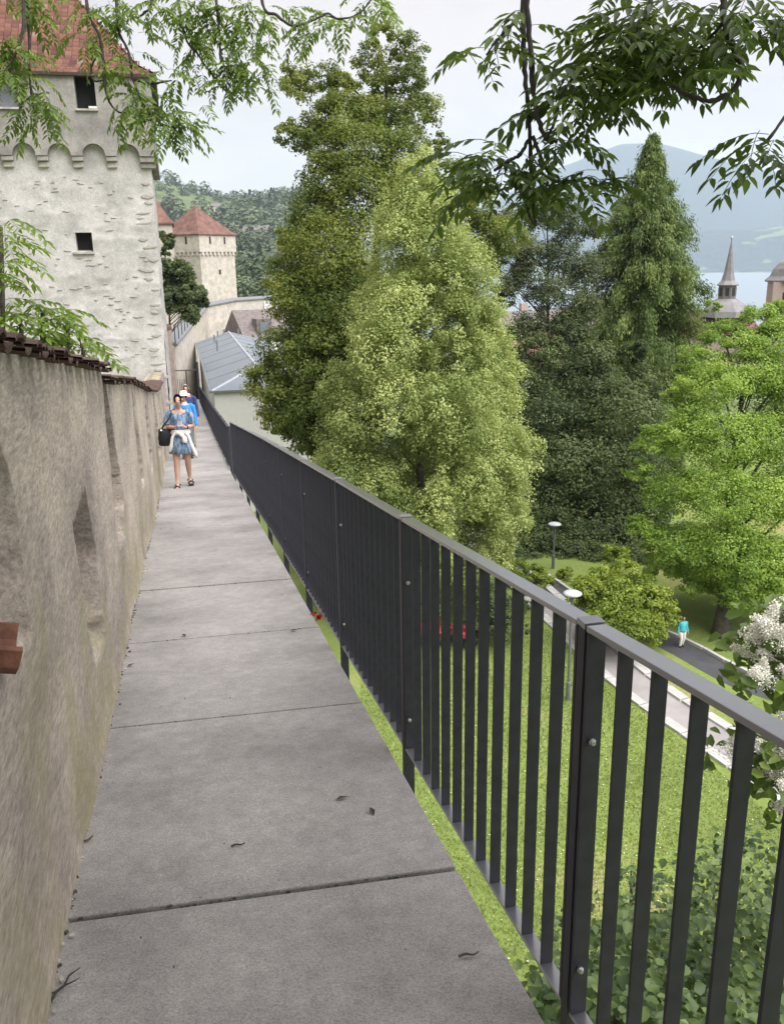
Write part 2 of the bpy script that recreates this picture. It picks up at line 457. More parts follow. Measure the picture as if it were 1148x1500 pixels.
def strip(edge, off):
    """polyline shifted sideways (to its right when walking along it)"""
    o = []
    for i, p in enumerate(edge):
        d = Vector(edge[min(i + 1, len(edge) - 1)]) - Vector(edge[max(i - 1, 0)]); d.normalize()
        o.append(Vector((p[0] + d.y * off, p[1] - d.x * off)))
    return o
def walk_len(pts, step):
    P = [Vector(p) for p in pts]; o = []; acc = 0.0; nxt = 0.0
    for a, b in zip(P, P[1:]):
        l = (b - a).length
        while nxt <= acc + l:
            o.append((a.lerp(b, (nxt - acc) / l), (b - a).normalized())); nxt += step
        acc += l
    return o
def road(name, edge, width, mat, z, kerbs, ksize):
    e = [(p.x, p.y, 0) for p in spline([(x, y, 0) for x, y in edge], 5)]
    a = [(p[0], p[1]) for p in e]; b = strip(a, width)
    mb = MB()
    for i in range(len(a) - 1):
        mb.face([(*a[i], z), (*b[i], z), (*b[i + 1], z), (*a[i + 1], z)])
    r = mb.build(name, mat, kind='structure')
    kl, kw, kh = ksize
    stones = []
    for v in range(4):
        k = MB(); k.box((0, 0, 0), (kl * random.uniform(0.93, 0.985), kw * random.uniform(0.9, 1.0), kh), taper=0.985)
        stones.append(k.mesh('kerb_stone', M['kerb']))
    for side in kerbs:
        line = strip(a, side)
        for p, d in walk_len(line, kl):
            if math.hypot(p.x, p.y) > 45 or p.y < 8: continue
            link('kerb_stone', stones[random.randrange(4)], r, (p.x, p.y, z + 0.012 + random.uniform(0, 0.015)), (0, 0, math.atan2(d.y, d.x) + random.uniform(-0.02, 0.02)))
    return r
road('park_path', [(2.0, 44), (3.6, 35.5), (5.25, 27.87), (6.39, 23.2), (7.51, 20.31), (8.26, 18.53), (10.2, 14.5), (14, 8), (20, -4), (28, -20)], -1.5, M['pathasph'], LZ0 + 0.004, (-0.14, -1.4), (0.85, 0.32, 0.09))
road('park_road', [(2.6, 35.5), (4.9, 32.6), (5.9, 29.9), (7.2, 27.8), (8.55, 25.8), (9.6, 23.5), (10.5, 22.3), (14.5, 17.9), (24, 8), (36, -6), (48, -24)], -1.1, M['asphalt'], LZ0 + 0.008, (-1.07,), (1.0, 0.12, 0.16))

# grass blades over the part of the lawn in view
n = 90000; gx = RNG.uniform(-1, 9.2, n); gy = RNG.uniform(9, 28.5, n)
ok = gx < 5.0 + (27.9 - gy) * 0.31; gx, gy = gx[ok], gy[ok]; n = len(gx)
patch = vnoise(gx * .55 + 20, gy * .55 + 20, 71)
hh = RNG.uniform(.03, .075, n) * (.6 + patch); aa = RNG.uniform(0, 6.283, n); lx = RNG.normal(0, .03, n); ly = RNG.normal(0, .03, n)
wx, wy = np.cos(aa) * .011, np.sin(aa) * .011; z0 = np.full(n, LZ0)
V = np.stack([np.stack([gx - wx, gy - wy, z0], 1), np.stack([gx + wx, gy + wy, z0], 1), np.stack([gx + lx, gy + ly, z0 + hh], 1)], 1).reshape(-1, 3)
BLADE = leaf_mat('grass_blade', (0.125, 0.175, 0.045), (0.185, 0.24, 0.062), (0.26, 0.29, 0.09), trans=.3)
link('grass_tufts', arr_mesh('grass_tufts', V, np.arange(n * 3).reshape(n, 3), BLADE, attr=np.repeat(np.clip(patch * 1.1 - .05 + RNG.normal(0, .06, n), 0, 1), 3)), kind='stuff')
# daisies in the lawn
n = 1100; xy = np.stack([RNG.uniform(0.5, 9, n), RNG.uniform(10, 27, n)], 1)
V = []; F = []
for i, (x, y) in enumerate(xy):
    if x > 5.2 + (27.9 - y) * 0.3: continue
    q = len(V); s_ = random.uniform(0.007, 0.016)
    V += [(x - s_, y, LZ0 + 0.03), (x, y - s_, LZ0 + 0.035), (x + s_, y, LZ0 + 0.03), (x, y + s_, LZ0 + 0.035)]; F.append((q, q + 1, q + 2, q + 3))
link('daisies', arr_mesh('daisies', V, F, M['whiteflower']), kind='stuff')

# ---------------------------------------------------------------- walkway of concrete slabs
walk = empty('walkway', W(0, 0), kind='structure')
joints = [-3.8, -2.2, -0.65, 0.88, 2.435, 4.035, 5.51, 7.055, 8.745, 10.3, 11.9, 13.4, 14.95, 16.5] + [16.5 + 2 * i for i in range(1, 17)]
inv = Matrix.Translation(-W(0, 0))
for a, b in zip(joints, joints[1:]):
    g = 0.009; dz = random.uniform(-0.003, 0.003); mb = MB(); k = 0.05
    P = []
    for h in (-0.16, 0.0):
        for (s, t, sk) in ((a + g, -0.62, k), (a + g, 0.765, -k), (b - g, 0.765, -k), (b - g, -0.62, k)):
            P.append(inv @ W(s + sk, t, h + dz))
    mb.hexa(P)
    mb.build('slab', M['concrete'], walk, bevel=0.006)
mb = MB()
for a, b in zip(joints, joints[1:]):
    mb.hexa([inv @ W(s, t, h) for h in (-0.34, -0.165) for (s, t) in ((a, -0.62), (a, 0.70), (b, 0.70), (b, -0.62))])
mb.build('bearing_slab', M['asphalt'], walk)

mb = MB()
for a in joints[2:14]:
    t = -.55
    while t < .74:
        r = random.uniform(.0015, .0045)
        if random.random() < .5: mb.box(inv @ W(a + (.05 - .1 * (t + .62) / 1.37) + random.uniform(-.006, .006), t, -.004 + random.uniform(-.012, .003)), (r * 3.5, r * 1.6, r * 1.2), Matrix.Rotation(random.uniform(-.3, .3) - AZ, 3, 'Z'))
        t += random.uniform(.008, .03)
for q in range(900):
    s = .9 + 13 * random.random() ** 1.3; r = random.uniform(.0015, .006); mb.box(inv @ W(s, -.512 + abs(random.gauss(0, .012)), r * .3), (r * 2.5, r * 2, r), Matrix.Rotation(random.random() * 3, 3, 'Z'))
mb.build('joint_moss', M['moss'], walk, kind='stuff')

# ---------------------------------------------------------------- parapet wall on the left
par = empty('parapet_wall', W(0, -0.7), label='grey lime plaster parapet wall with slanting loopholes beside the walkway', cat='wall')
pinv = Matrix.Translation(-W(0, -0.7))
def top_h(s):
    return np.where(s < 5.9, 1.83, np.interp(s, [5.9, 9.2, 13.4, 17, 21, 25.5], [1.755, 1.78, 1.68, 1.66, 1.72, 1.86]))
def inpoly(x, y, P):
    r = np.zeros(x.shape, bool); n = len(P)
    for i in range(n):
        (x1, y1), (x2, y2) = P[i], P[(i + 1) % n]
        c = (y1 > y) != (y2 > y)
        with np.errstate(divide='ignore', invalid='ignore'):
            r ^= c & (x < (x2 - x1) * (y - y1) / (y2 - y1 + 1e-12) + x1)
    return r
NICHES = [([(1.75, 1.13), (1.75, 1.62), (2.45, 1.62), (2.56, 1.4), (2.55, 1.13)], 0.5),
          ([(3.83, 1.07), (4.37, 1.17), (4.50, 0.91), (4.48, 0.57), (3.9, 0.55)], 0.42),
          ([(5.93, 1.80), (6.10, 1.80), (6.45, 1.45), (6.80, 1.05), (6.78, 0.78), (6.0, 0.74)], 0.42),
          ([(9.15, 1.85), (9.28, 1.85), (9.95, 0.95), (10.05, 0.66), (9.4, 0.6)], 0.26),
          ([(12.0, 1.75), (12.15, 1.75), (12.7, 0.9), (12.75, 0.55), (12.1, 0.5)], 0.25),
          ([(15.2, 1.8), (15.4, 1.8), (16.6, 0.9), (16.8, 0.5), (15.5, 0.5)], 0.25),
          ([(18.0, 1.8), (18.2, 1.8), (19.0, 0.9), (19.1, 0.5), (18.2, 0.5)], 0.25),
          ([(21.0, 1.8), (21.3, 1.8), (22.0, 0.9), (22.1, 0.5), (21.3, 0.5)], 0.25)]
S = np.concatenate([np.arange(-3, 1.7, 0.06), np.arange(1.7, 7, 0.02), np.arange(7, 11, 0.035), np.arange(11, 25.9, 0.09)])
Hn = np.linspace(-0.06, 1, 80)
SS, HH = np.meshgrid(S, Hn, indexing='ij')
H = HH * top_h(SS)
off = 0.035 * (vnoise(SS * 0.8 + 9, H * 0.9 + 3, 21) - 0.5) + 0.010 * (vnoise(SS * 3, H * 5, 22) - 0.5) + 0.02 * np.exp(-np.maximum(H, 0) / 0.07)
H2 = H + 0.018 * (vnoise(SS * 6, H * 6, 24) - 0.5); S2 = SS + 0.03 * (vnoise(SS * 5 + 7, H * 5, 25) - 0.5) + 0.04 * (vnoise(SS * 15 + 3, H * 17, 26) - 0.5)
rub = np.zeros(SS.shape)
for ni, (P, d) in enumerate(NICHES):
    if ni > 2: d = .10
    m_ = inpoly(S2, H2, P); off = np.where(m_, -d + 0.3 * off, off)
    lo = min(p[1] for p in P); cs = sum(p[0] for p in P) / len(P); wd = (max(p[0] for p in P) - min(p[0] for p in P)) * 0.5
    sill = (np.abs(S2 - cs) < wd * 0.8) & (H2 < lo + 0.03) & (H2 > lo - 0.18)
    off = np.where(sill & ~m_ & (ni < 3), off - d * np.clip((H2 - (lo - 0.18)) / 0.2, 0, 1) * 0.8 + 0.06 * (vnoise(SS * 14, H * 14, 27) - 0.5), off)
    pass
off = np.where((SS > 5.9), off - 0.012, off)
V = []
Tt = -0.5 + off
X = DX * SS + DY * Tt; Y = DY * SS - DX * Tt
Zz = np.where(SS < 16.5, -0.1335 * SS, -0.1335 * 16.5 - 0.1 * (SS - 16.5)) + H
o0 = W(0, -0.7)
V = np.stack([X - o0.x, Y - o0.y, Zz - o0.z], -1).reshape(-1, 3)
ns, nh = SS.shape
i, j = np.meshgrid(np.arange(ns - 1), np.arange(nh - 1), indexing='ij'); a = i * nh + j
F = np.stack([a, a + nh, a + nh + 1, a + 1], -1).reshape(-1, 4)[:, ::-1]
link('plaster_face', arr_mesh('plaster_face', V, F, M['plaster'], attr=H.ravel() + 0.0, smooth=False), par)
mb = MB()
segs = [-3, 0, 3, 5.9, 5.905, 9.2, 13.4, 17, 21, 25.9]
for s0, s1 in zip(segs, segs[1:]):
    h0, h1 = float(top_h(np.array(s0 + 1e-3))), float(top_h(np.array(s1 - 1e-3)))
    f = [pinv @ W(s0, -0.91, -0.3), pinv @ W(s0, -0.86, -0.3), pinv @ W(s1, -0.86, -0.3), pinv @ W(s1, -0.91, -0.3),
         pinv @ W(s0, -0.95, h0 - .05), pinv @ W(s0, -0.86, h0 - .05), pinv @ W(s1, -0.86, h1 - .05), pinv @ W(s1, -0.95, h1 - .05)]
    mb.hexa(f)
    mb.hexa([pinv @ W(s, t, h) for (s, t, h) in ((s0, -.86, h0 - .06), (s0, -.52, h0 - .06), (s1, -.52, h1 - .06), (s1, -.86, h1 - .06), (s0, -.74, h0 + .0), (s0, -.66, h0 + .0), (s1, -.66, h1 + .0), (s1, -.74, h1 + .0))])
mb.build('wall_core', M['plaster'], par)
mb = MB()
for s0, s1 in ((-3, 5.89), (5.95, 13.4), (13.4, 25.9)):
    mb.hexa([pinv @ WZ(s0, -1.0, GROUND - .3), pinv @ WZ(s0, 0.62, GROUND - .3), pinv @ WZ(s1, 0.62, GROUND - .3), pinv @ WZ(s1, -1.0, GROUND - .3),
             pinv @ W(s0, -0.97, -.36), pinv @ W(s0, 0.55, -.36), pinv @ W(s1, 0.55, -.36), pinv @ W(s1, -.97, -.36)])
mb.build('rampart_base', M['stonewall'], par)
# roof tiles along the coping
def tile_mesh(w_, l_, arch):
    mb = MB(); n = 5; top = []; bot = []
    for e in (0, 1):
        y = -l_ * 0.5 + e * l_
        top.append([(w_ * (q / (n - 1) - .5), y, arch * (1 - (2 * q / (n - 1) - 1) ** 2) + 0.006) for q in range(n)])
        bot.append([(w_ * (q / (n - 1) - .5) * .92, y, arch * (1 - (2 * q / (n - 1) - 1) ** 2) - 0.006) for q in range(n)])
    mb.loft([bot[0], top[0], top[1], bot[1], bot[0]], closed=False)
    mb.face(bot[0] + [top[0][-1]] + top[0][::-1][1:]); 
    return mb.mesh('coping_tile', M['oldtile'])
tiles = [tile_mesh(0.105, 0.26, 0.014), tile_mesh(0.10, 0.27, -0.012), tile_mesh(0.11, 0.25, 0.016), tile_mesh(0.098, 0.28, 0.011)]
def tile_matrix(s, side, j=0.0):
    x = (W(s + .1, 0) - W(s - .1, 0)).normalized()
    lat = Vector((DY, -DX, 0)) * side
    y = (lat + Vector((0, 0, -0.10 + random.uniform(-.06, .04)))).normalized()
    z = x.cross(y).normalized()
    if z.z < 0: z = -z; x = -x
    y = z.cross(x).normalized()
    R_ = Matrix((x, y, z)).transposed().to_4x4()
    c = W(s, -0.7 + side * (0.115 + random.uniform(-.02, .025)), float(top_h(np.array(s))) - 0.012 + j)
    return Matrix.Translation(c) @ R_ @ Matrix.Rotation(random.uniform(-.12, .12), 4, 'Z') @ Matrix.Rotation(random.uniform(-.07, .07), 4, 'Y')
s = 0.4; k = 0
while s < 13.3:
    for side in (1, -1):
        if abs(s - 5.9) < 0.03: continue
        o = link('coping_tile', tiles[k % 2 * 1 + 2 * (random.random() < .3)] if k % 2 == 0 else tiles[1], par)
        o.matrix_local = pinv @ tile_matrix(s, side, 0.012 if k % 2 == 0 else -0.008)
    s += 0.098 + random.uniform(-.008, .01); k += 1
V = []; F = []
tm = tiles[0]; tv = np.array([v.co for v in tm.vertices]); tf = [tuple(p.vertices) for p in tm.polygons]
while s < 21.3:
    for side in (1, -1):
        mm = pinv @ tile_matrix(s, side); q = len(V)
        V += [tuple(mm @ Vector(c)) for c in tv]; F += [tuple(q + z for z in f) for f in tf]
    s += 0.13
me = bpy.data.meshes.new('coping_tiles_far'); me.from_pydata(V, [], F); me.materials.append(M['oldtile'])
link('coping_tiling', me, par, kind='stuff')
# terracotta gutter tile that sticks out under the first loophole, with mortar on it
mb = MB()
prof = [(-.10, 0), (-.085, -.05), (-.04, -.085), (0.03, -.085), (.075, -.05), (.09, 0.0)]
inner = [(x * .8, z * .75 + 0.004) for x, z in prof]
def gut(y): return [(x, y, z) for x, z in prof] + [(x, y, z) for x, z in inner[::-1]]
mb.loft([gut(0), gut(0.17)], cap0=True, cap1=True)
g = mb.build('gutter_tile', M['terracotta'], par, label='broken terracotta tile jutting out below the first loophole')
g.matrix_local = pinv @ Matrix.Translation(W(2.12, -0.60, 1.10)) @ Matrix.Rotation(-AZ - rad(78), 4, 'Z') @ Matrix.Rotation(rad(-16), 4, 'X')
mb = MB()
for q in range(110):
    c = Vector((random.uniform(-.32, .10), random.uniform(-.2, .09), random.uniform(0, .035)))
    mb.box(c, [random.uniform(.012, .03) for _ in range(3)], Matrix.Rotation(random.random() * 3, 3, 'Z') @ Matrix.Rotation(random.random(), 3, 'X'), taper=.7)
g = mb.build('mortar_rubble', M['plaster'], par, kind='stuff')
g.matrix_local = pinv @ Matrix.Translation(W(2.12, -0.57, 1.115)) @ Matrix.Rotation(-AZ - rad(78), 4, 'Z')

# ---------------------------------------------------------------- steel railing on the right
rail = empty('steel_railing', W(1.67, 0.85), label='anthracite steel railing of flat upright bars along the outer edge of the walkway', cat='railing')
rinv = Matrix.Translation(-W(1.67, 0.85))
def rt(s): return float(np.interp(s, [0, 10, 17], [0.85, 0.845, 0.80]))
posts = [0.02, 1.67, 3.36, 4.96, 6.54, 8.13, 9.77, 11.4, 13.0, 14.6, 16.3]
RH = lambda s: float(np.interp(s, [0, 5, 10, 17], [1.085, 1.075, 1.05, 1.0]))
Rz = Matrix.Rotation(-AZ, 4, 'Z')
def bar_mesh(name, sx, sy, sz, bev=0.0015):
    mb = MB(); mb.box((0, 0, 0), (sx, sy, sz)); return mb.mesh(name, M['paint'])
def put(name, me, s, h0, h1, ds=0.0, dt=0.0, parent=None):
    if name == 'baluster': s += random.uniform(-.002, .002); dt += random.uniform(-.0012, .0012)
    """an upright bar of a unit-high mesh, local x across, y along the walkway"""
    o = link(name, me, parent or rail)
    p = W(s, rt(s) + dt); z0 = zp(s) + h0; z1 = zp(s) + h1
    o.matrix_local = rinv @ Matrix.Translation((p.x, p.y, (z0 + z1) / 2)) @ Rz @ Matrix.Diagonal((1, 1, z1 - z0, 1))
    return o
bal = bar_mesh('baluster', 0.033, 0.009, 1.0)
sti = bar_mesh('end_stile', 0.042, 0.011, 1.0)
pst = bar_mesh('post', 0.046, 0.034, 1.0)
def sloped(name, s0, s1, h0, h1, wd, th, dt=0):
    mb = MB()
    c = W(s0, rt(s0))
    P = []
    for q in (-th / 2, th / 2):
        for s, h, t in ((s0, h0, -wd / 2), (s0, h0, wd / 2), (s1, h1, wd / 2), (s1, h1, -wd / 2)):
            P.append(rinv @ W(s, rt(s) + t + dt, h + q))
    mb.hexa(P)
    return mb.build(name, M['skylit'], rail, bevel=0.002)
bm_ = MB()
bm_.tube([(0, -.016, 0), (0, -.008, 0), (0, -.0079, 0), (0, .016, 0), (0, .0161, 0), (0, .022, 0)], [.0055, .0095, .007, .007, .0045, .004], 8)
bolt = bm_.mesh('bolt', M['steel'])
for i, s in enumerate(posts):
    put('post', pst, s, -0.42, RH(s) - 0.006)
    cp_ = MB(); cp_.box((0, 0, 0), (0.050, 0.040, 0.014)); cp_ = link('post_cap', cp_.mesh('post_cap', M['skylit']), rail); cp_.matrix_local = rinv @ Matrix.Translation(W(s, rt(s), RH(s) + 0.002)) @ Rz
    pl = MB(); pl.box((0, 0, 0), (0.13, 0.075, 0.012))
    b = link('post_bracket', pl.mesh('post_bracket', M['paint']), rail); b.matrix_local = rinv @ Matrix.Translation(W(s, rt(s) - 0.05, -0.25)) @ Rz
    if s < 11:
        for dh in (0.16, 0.80):
            for dsb in (-0.029, 0.029):
                o = link('bolt', bolt, rail)
                o.matrix_local = rinv @ Matrix.Translation(W(s + dsb * 1.22, rt(s) + (.008 if dsb > 0 else -.004), dh)) @ Rz @ Matrix.Rotation(0 if dsb < 0 else math.pi, 4, 'Z')
    if i + 1 < len(posts):
        a, b = s + 0.030, posts[i + 1] - 0.030
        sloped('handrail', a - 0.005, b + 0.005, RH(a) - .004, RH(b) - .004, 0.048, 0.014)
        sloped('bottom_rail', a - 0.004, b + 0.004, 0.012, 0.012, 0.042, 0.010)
        put('end_stile', sti, a, 0.02, RH(a) - .011); put('end_stile', sti, b, 0.02, RH(b) - .011)
        n = 12
        for q in range(1, n):
            ss = a + (b - a) * q / n
            put('baluster', bal, ss, 0.017, RH(ss) - .011)
# the lower railing farther down the walkway
low = empty('steel_railing', W(17.2, 0.78), label='lower dark steel railing on the flatter far stretch of the walkway', cat='railing')
linv = Matrix.Translation(-W(17.2, 0.78))
def lt(s): return float(np.interp(s, [17, 25, 46], [0.79, 0.76, 0.76]))
bars = MB()
s = 17.05
while s < 45.5:
    p = linv @ W(s, lt(s), 0.44)
    bars.box(p, (0.036, 0.009, 0.80), Rz.to_3x3())
    s += 0.13
bars.build('bar_infill', M['paint'], low, kind='stuff')
s = 17.05
while s < 45:
    mb = MB()
    for h, wd, th in ((0.85, .05, .016), (0.04, .042, .012)):
        mb.hexa([linv @ W(q, lt(q) + t, h + e) for e in (-th / 2, th / 2) for q, t in ((s + .02, -wd / 2), (s + .02, wd / 2), (s + 1.58, wd / 2), (s + 1.58, -wd / 2))])
    mb.build('rail_pair', M['paint'], low)
    mb = MB(); mb.box(linv @ W(s, lt(s), 0.3), (0.05, 0.02, 1.14), Rz.to_3x3()); mb.build('post', M['paint'], low)
    s += 1.6

# ---------------------------------------------------------------- towers and buildings
def tint_mat(name, stops, rough=0.85, scale=30):
    m, t, b, o = node_mat(name)
    a = t.nodes.new('ShaderNodeAttribute'); a.attribute_name = 'tint'
    c = ramp(t, a.outputs['Fac'], stops)
    c = mixc(t, 0.4, c, ramp(t, tex(t, 'noise', scale, detail=4), [(0.3, 0.3), (0.7, 0.68)]), 'OVERLAY')
    t.links.new(c, b.inputs['Base Color']); b.inputs['Roughness'].default_value = rough
    b.inputs['Specular IOR Level'].default_value = 0.2
    return m
M['rooftile'] = tint_mat('clay_roof_tiles', [(0.0, (0.07, 0.04, 0.034)), (0.35, (0.14, 0.066, 0.052)), (0.75, (0.20, 0.092, 0.07)), (1.0, (0.22, 0.15, 0.115))])
def grid_wall(name, x0, x1, z0, z1, step, holes, mat, parent, edge=None, amp=0.03, seed=1, y0=0.0, reveal=0.4, axis='x', sx=1):
    """a rough masonry face with real openings: x across, z up, y into the wall"""
    xs = set(np.round(np.arange(x0, x1, step), 4)) | {x1}; zs = set(np.round(np.arange(z0, z1, step), 4)) | {z1}
    for h in holes: xs |= {h[0], h[1]}; zs |= {h[2], h[3]}
    xs = np.array(sorted(xs)); zs = np.array(sorted(zs))
    X, Z_ = np.meshgrid(xs, zs, indexing='ij')
    Y = y0 + amp * (vnoise(X * 1.1 + 20, Z_ * 1.3 + 30, seed) - 0.5) * 2 + amp * 0.9 * (vnoise(X * 4 + 11, Z_ * 9 + 60, seed + 1) - 0.5)
    Y = Y - amp * 1.1 * np.clip(vnoise(X * 2.2 + 40, Z_ * 6 + 90, seed + 2, 3) - 0.58, 0, 1) * 6
    if edge is not None:
        k = (X - x0) / (x1 - x0); X = x0 + k * (edge(Z_) - x0)
    nx, nz = X.shape
    pts = np.stack([X, Y, Z_], -1) if axis == 'x' else np.stack([sx - Y * 0 + (Y - y0) * -1, X, Z_], -1)
    V = pts.reshape(-1, 3).tolist(); F = []
    for i in range(nx - 1):
        for j in range(nz - 1):
            cx, cz = (xs[i] + xs[i + 1]) / 2, (zs[j] + zs[j + 1]) / 2
            if any(h[0] < cx < h[1] and h[2] < cz < h[3] for h in holes): continue
            a = i * nz + j; F.append((a, a + nz, a + nz + 1, a + 1))
    for h in holes:
        if axis != 'x': continue
        q = len(V); a = y0 - 0.01; b = y0 + reveal
        V += [[h[0], a, h[2]], [h[1], a, h[2]], [h[1], a, h[3]], [h[0], a, h[3]], [h[0] + .02, b, h[2] + .05], [h[1] - .02, b, h[2] + .05], [h[1] - .02, b, h[3]], [h[0] + .02, b, h[3]]]
        F += [(q + c[0], q + c[1], q + c[2], q + c[3]) for c in ((0, 1, 5, 4), (1, 2, 6, 5), (2, 3, 7, 6), (3, 0, 4, 7))]
    return link(name, arr_mesh(name, V, F, mat), parent)

tow = empty('wall_tower', WZ(26, 0, 0), -AZ, label='big whitewashed rubble stone tower with arched frieze and red tiled roof beside the walkway', cat='tower')
TX0, TX1, TDEP = -6.95, -0.42, 6.6
edge = lambda z: -0.43 + (z + 1.3) * 0.012
holes = [(-2.52, -2.10, 2.02, 2.52), (-2.78, -2.58, -0.32, -0.08)]
body = grid_wall('tower_wall', TX0, TX1, -11.5, 5.05, 0.06, holes, M['stonewall'], tow, edge=edge, amp=0.012, seed=41)
grid_wall('tower_side_wall', 0.02, TDEP, -11.5, 4.45, 0.14, [], M['stonewall'], tow, amp=0.02, seed=51, axis='y', sx=-0.405)
mb = MB()
mb.hexa([(TX0, .45, -11.5), (TX1 - .03, .45, -11.5), (TX1 - .03, TDEP, -11.5), (TX0, TDEP, -11.5), (TX0, .45, 4.5), (TX1 - .05, .45, 4.5), (TX1 - .05, TDEP, 4.5), (TX0, TDEP, 4.5)])
mb.face([(TX0, 0, -11.5), (TX0, 0, 4.45), (TX0, .45, 4.45), (TX0, .45, -11.5)])
mb.build('tower_core', M['stonewall'], tow)
# parapet storey on an arched frieze
UX0, UX1, UY = -7.08, -0.20, -0.21
arches = [-0.93 - 0.862 * i for i in range(8) if -0.93 - 0.862 * i > -7]
wins = [(-2.10, -1.60), (-4.02, -3.47), (-5.92, -5.38)]
xs = set(np.round(np.arange(UX0, UX1, 0.03), 4)) | {UX1}
for a, b in wins: xs |= {a, b}
xs = sorted(xs)
def zb(x):
    for c in arches:
        if abs(x - c) < 0.29: return 4.44 + math.sqrt(0.29 ** 2 - (x - c) ** 2)
    return 4.43
mb = MB()
for a, b in zip(xs, xs[1:]):
    m_ = (a + b) / 2; zt = 6.44
    for q in wins:
        if q[0] < m_ < q[1]: zt = 5.56
    A, B = (zb(a), zb(b)) if any(abs(m_ - c) < 0.29 for c in arches) else (4.43, 4.43)
    mb.face([(a, UY, A), (b, UY, B), (b, UY, zt), (a, UY, zt)])
    mb.face([(a, UY, A), (a, 0.06, A), (b, 0.06, B), (b, UY, B)])
    if zt < 6: mb.face([(a, UY, zt), (b, UY, zt), (b, .3, zt), (a, .3, zt)])
for q in wins:
    mb.face([(q[0], UY, 5.56), (q[0], .3, 5.56), (q[0], .3, 6.44), (q[0], UY, 6.44)])
    mb.face([(q[1], UY, 5.56), (q[1], UY, 6.44), (q[1], .3, 6.44), (q[1], .3, 5.56)])
mb.face([(UX1, UY, 4.43), (UX1, TDEP + .2, 4.43), (UX1, TDEP + .2, 6.44), (UX1, UY, 6.44)])
mb.face([(UX0, UY, 4.43), (UX0, UY, 6.44), (UX0, TDEP + .2, 6.44), (UX0, TDEP + .2, 4.43)])
mb.face([(UX0, TDEP + .2, 4.43), (UX0, TDEP + .2, 6.44), (UX1, TDEP + .2, 6.44), (UX1, TDEP + .2, 4.43)])
mb.face([(-0.405, 0.06, 4.43), (UX1, 0.06, 4.43), (UX1, TDEP, 4.43), (-0.405, TDEP, 4.43)])
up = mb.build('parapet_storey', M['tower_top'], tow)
for i, c in enumerate(arches):
    x = c - 0.431
    for k, (w_, d_, z0, z1) in enumerate(((0.285, 0.215, 4.30, 4.425), (0.255, 0.125, 4.15, 4.297))):
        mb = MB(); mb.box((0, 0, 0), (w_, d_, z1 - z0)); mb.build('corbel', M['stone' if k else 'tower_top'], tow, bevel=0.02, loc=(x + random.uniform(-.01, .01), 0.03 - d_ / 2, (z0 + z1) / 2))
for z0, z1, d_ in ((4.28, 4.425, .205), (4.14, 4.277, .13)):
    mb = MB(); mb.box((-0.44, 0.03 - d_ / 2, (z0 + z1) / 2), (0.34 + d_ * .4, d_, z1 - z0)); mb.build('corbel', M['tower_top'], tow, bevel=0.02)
for i, q in enumerate(wins):
    mb = MB(); mb.box(((q[0] + q[1]) / 2, 0.24, 6.0), (q[1] - q[0] - .02, 0.04, 0.86))
    wn = mb.build('window', M['dark'] if i != 1 else M['shutter'], tow, label=None)
    mb = MB(); mb.box(((q[0] + q[1]) / 2, UY - 0.0, 5.535), (q[1] - q[0] + .06, 0.16, 0.045)); mb.build('sill', M['stone'], tow)
mb = MB(); mb.box((-1.70, UY + .03, 5.60), (.2, .1, .05)); mb.build('pale_ledge_stone', M['white'], tow)
for h in holes:
    mb = MB(); mb.box(((h[0] + h[1]) / 2, 0.41, (h[2] + h[3]) / 2), (h[1] - h[0] + .1, 0.03, h[3] - h[2] + .1)); mb.build('window', M['dark'], tow)
mb = MB(); mb.box((-2.33, -0.03, 1.99), (0.56, 0.12, 0.05)); mb.build('sill', M['stone'], tow)
# roof: flared pyramid laid with clay tiles
CX, CY, HALF = (UX0 + UX1) / 2, (UY + TDEP + .2) / 2, (UX1 - UX0) / 2 + 0.16
def rz_(e): return 6.40 + (0.62 * e if e < 0.45 else 0.279 + (e - 0.45) * 1.27)
mb = MB(); prev = None
rings = []
for e in (0, 0.2, 0.45, 1.5, 2.5, HALF - 0.02):
    h = HALF - e; rings.append([(CX + sx * h, CY + sy * h, rz_(e) - 0.03) for sx, sy in ((-1, -1), (1, -1), (1, 1), (-1, 1))])
mb.loft(rings, cap0=True, cap1=True)
mb.build('roof_deck', M['wood'], tow)
V = []; F = []; T_ = []
for f in range(4):
    R2 = Matrix.Rotation(f * math.pi / 2, 4, 'Z')
    e = 0.0; row = 0
    while e < HALF - 0.08:
        slope = 0.62 if e < 0.45 else 1.27
        de = 0.155 / math.sqrt(1 + slope * slope)
        h = HALF - e; x = -h + (row % 2) * 0.08
        while x < h - 0.02:
            w2 = min(0.165 * random.uniform(.94, 1.0), h - x); l = random.uniform(-.012, .012); lift = random.uniform(0.018, 0.034)
            z0 = rz_(e) + l * slope; z1 = rz_(e + de * 1.25)
            tw = random.uniform(-.006, .006)
            q = len(V)
            for (xx, ee, zz) in ((x, e + l, z0 - .005), (x + w2, e + l, z0 - .005 + tw), (x + w2, e + l, z0 + lift + tw), (x, e + l, z0 + lift), (x, e + de * 1.25, z1 + .004), (x + w2, e + de * 1.25, z1 + .004 + tw)):
                p = R2 @ Vector((xx, -(HALF - ee), zz)); V.append((CX + p.x, CY + p.y, p.z))
            F += [(q, q + 1, q + 2, q + 3), (q + 3, q + 2, q + 5, q + 4)]
            tv_ = min(1, max(0, random.gauss(0.5, 0.22))); T_ += [tv_] * 6
            x += 0.17
        e += de; row += 1
link('roof_tiling', arr_mesh('roof_tiling', V, F, M['rooftile'], attr=T_), tow, kind='stuff')
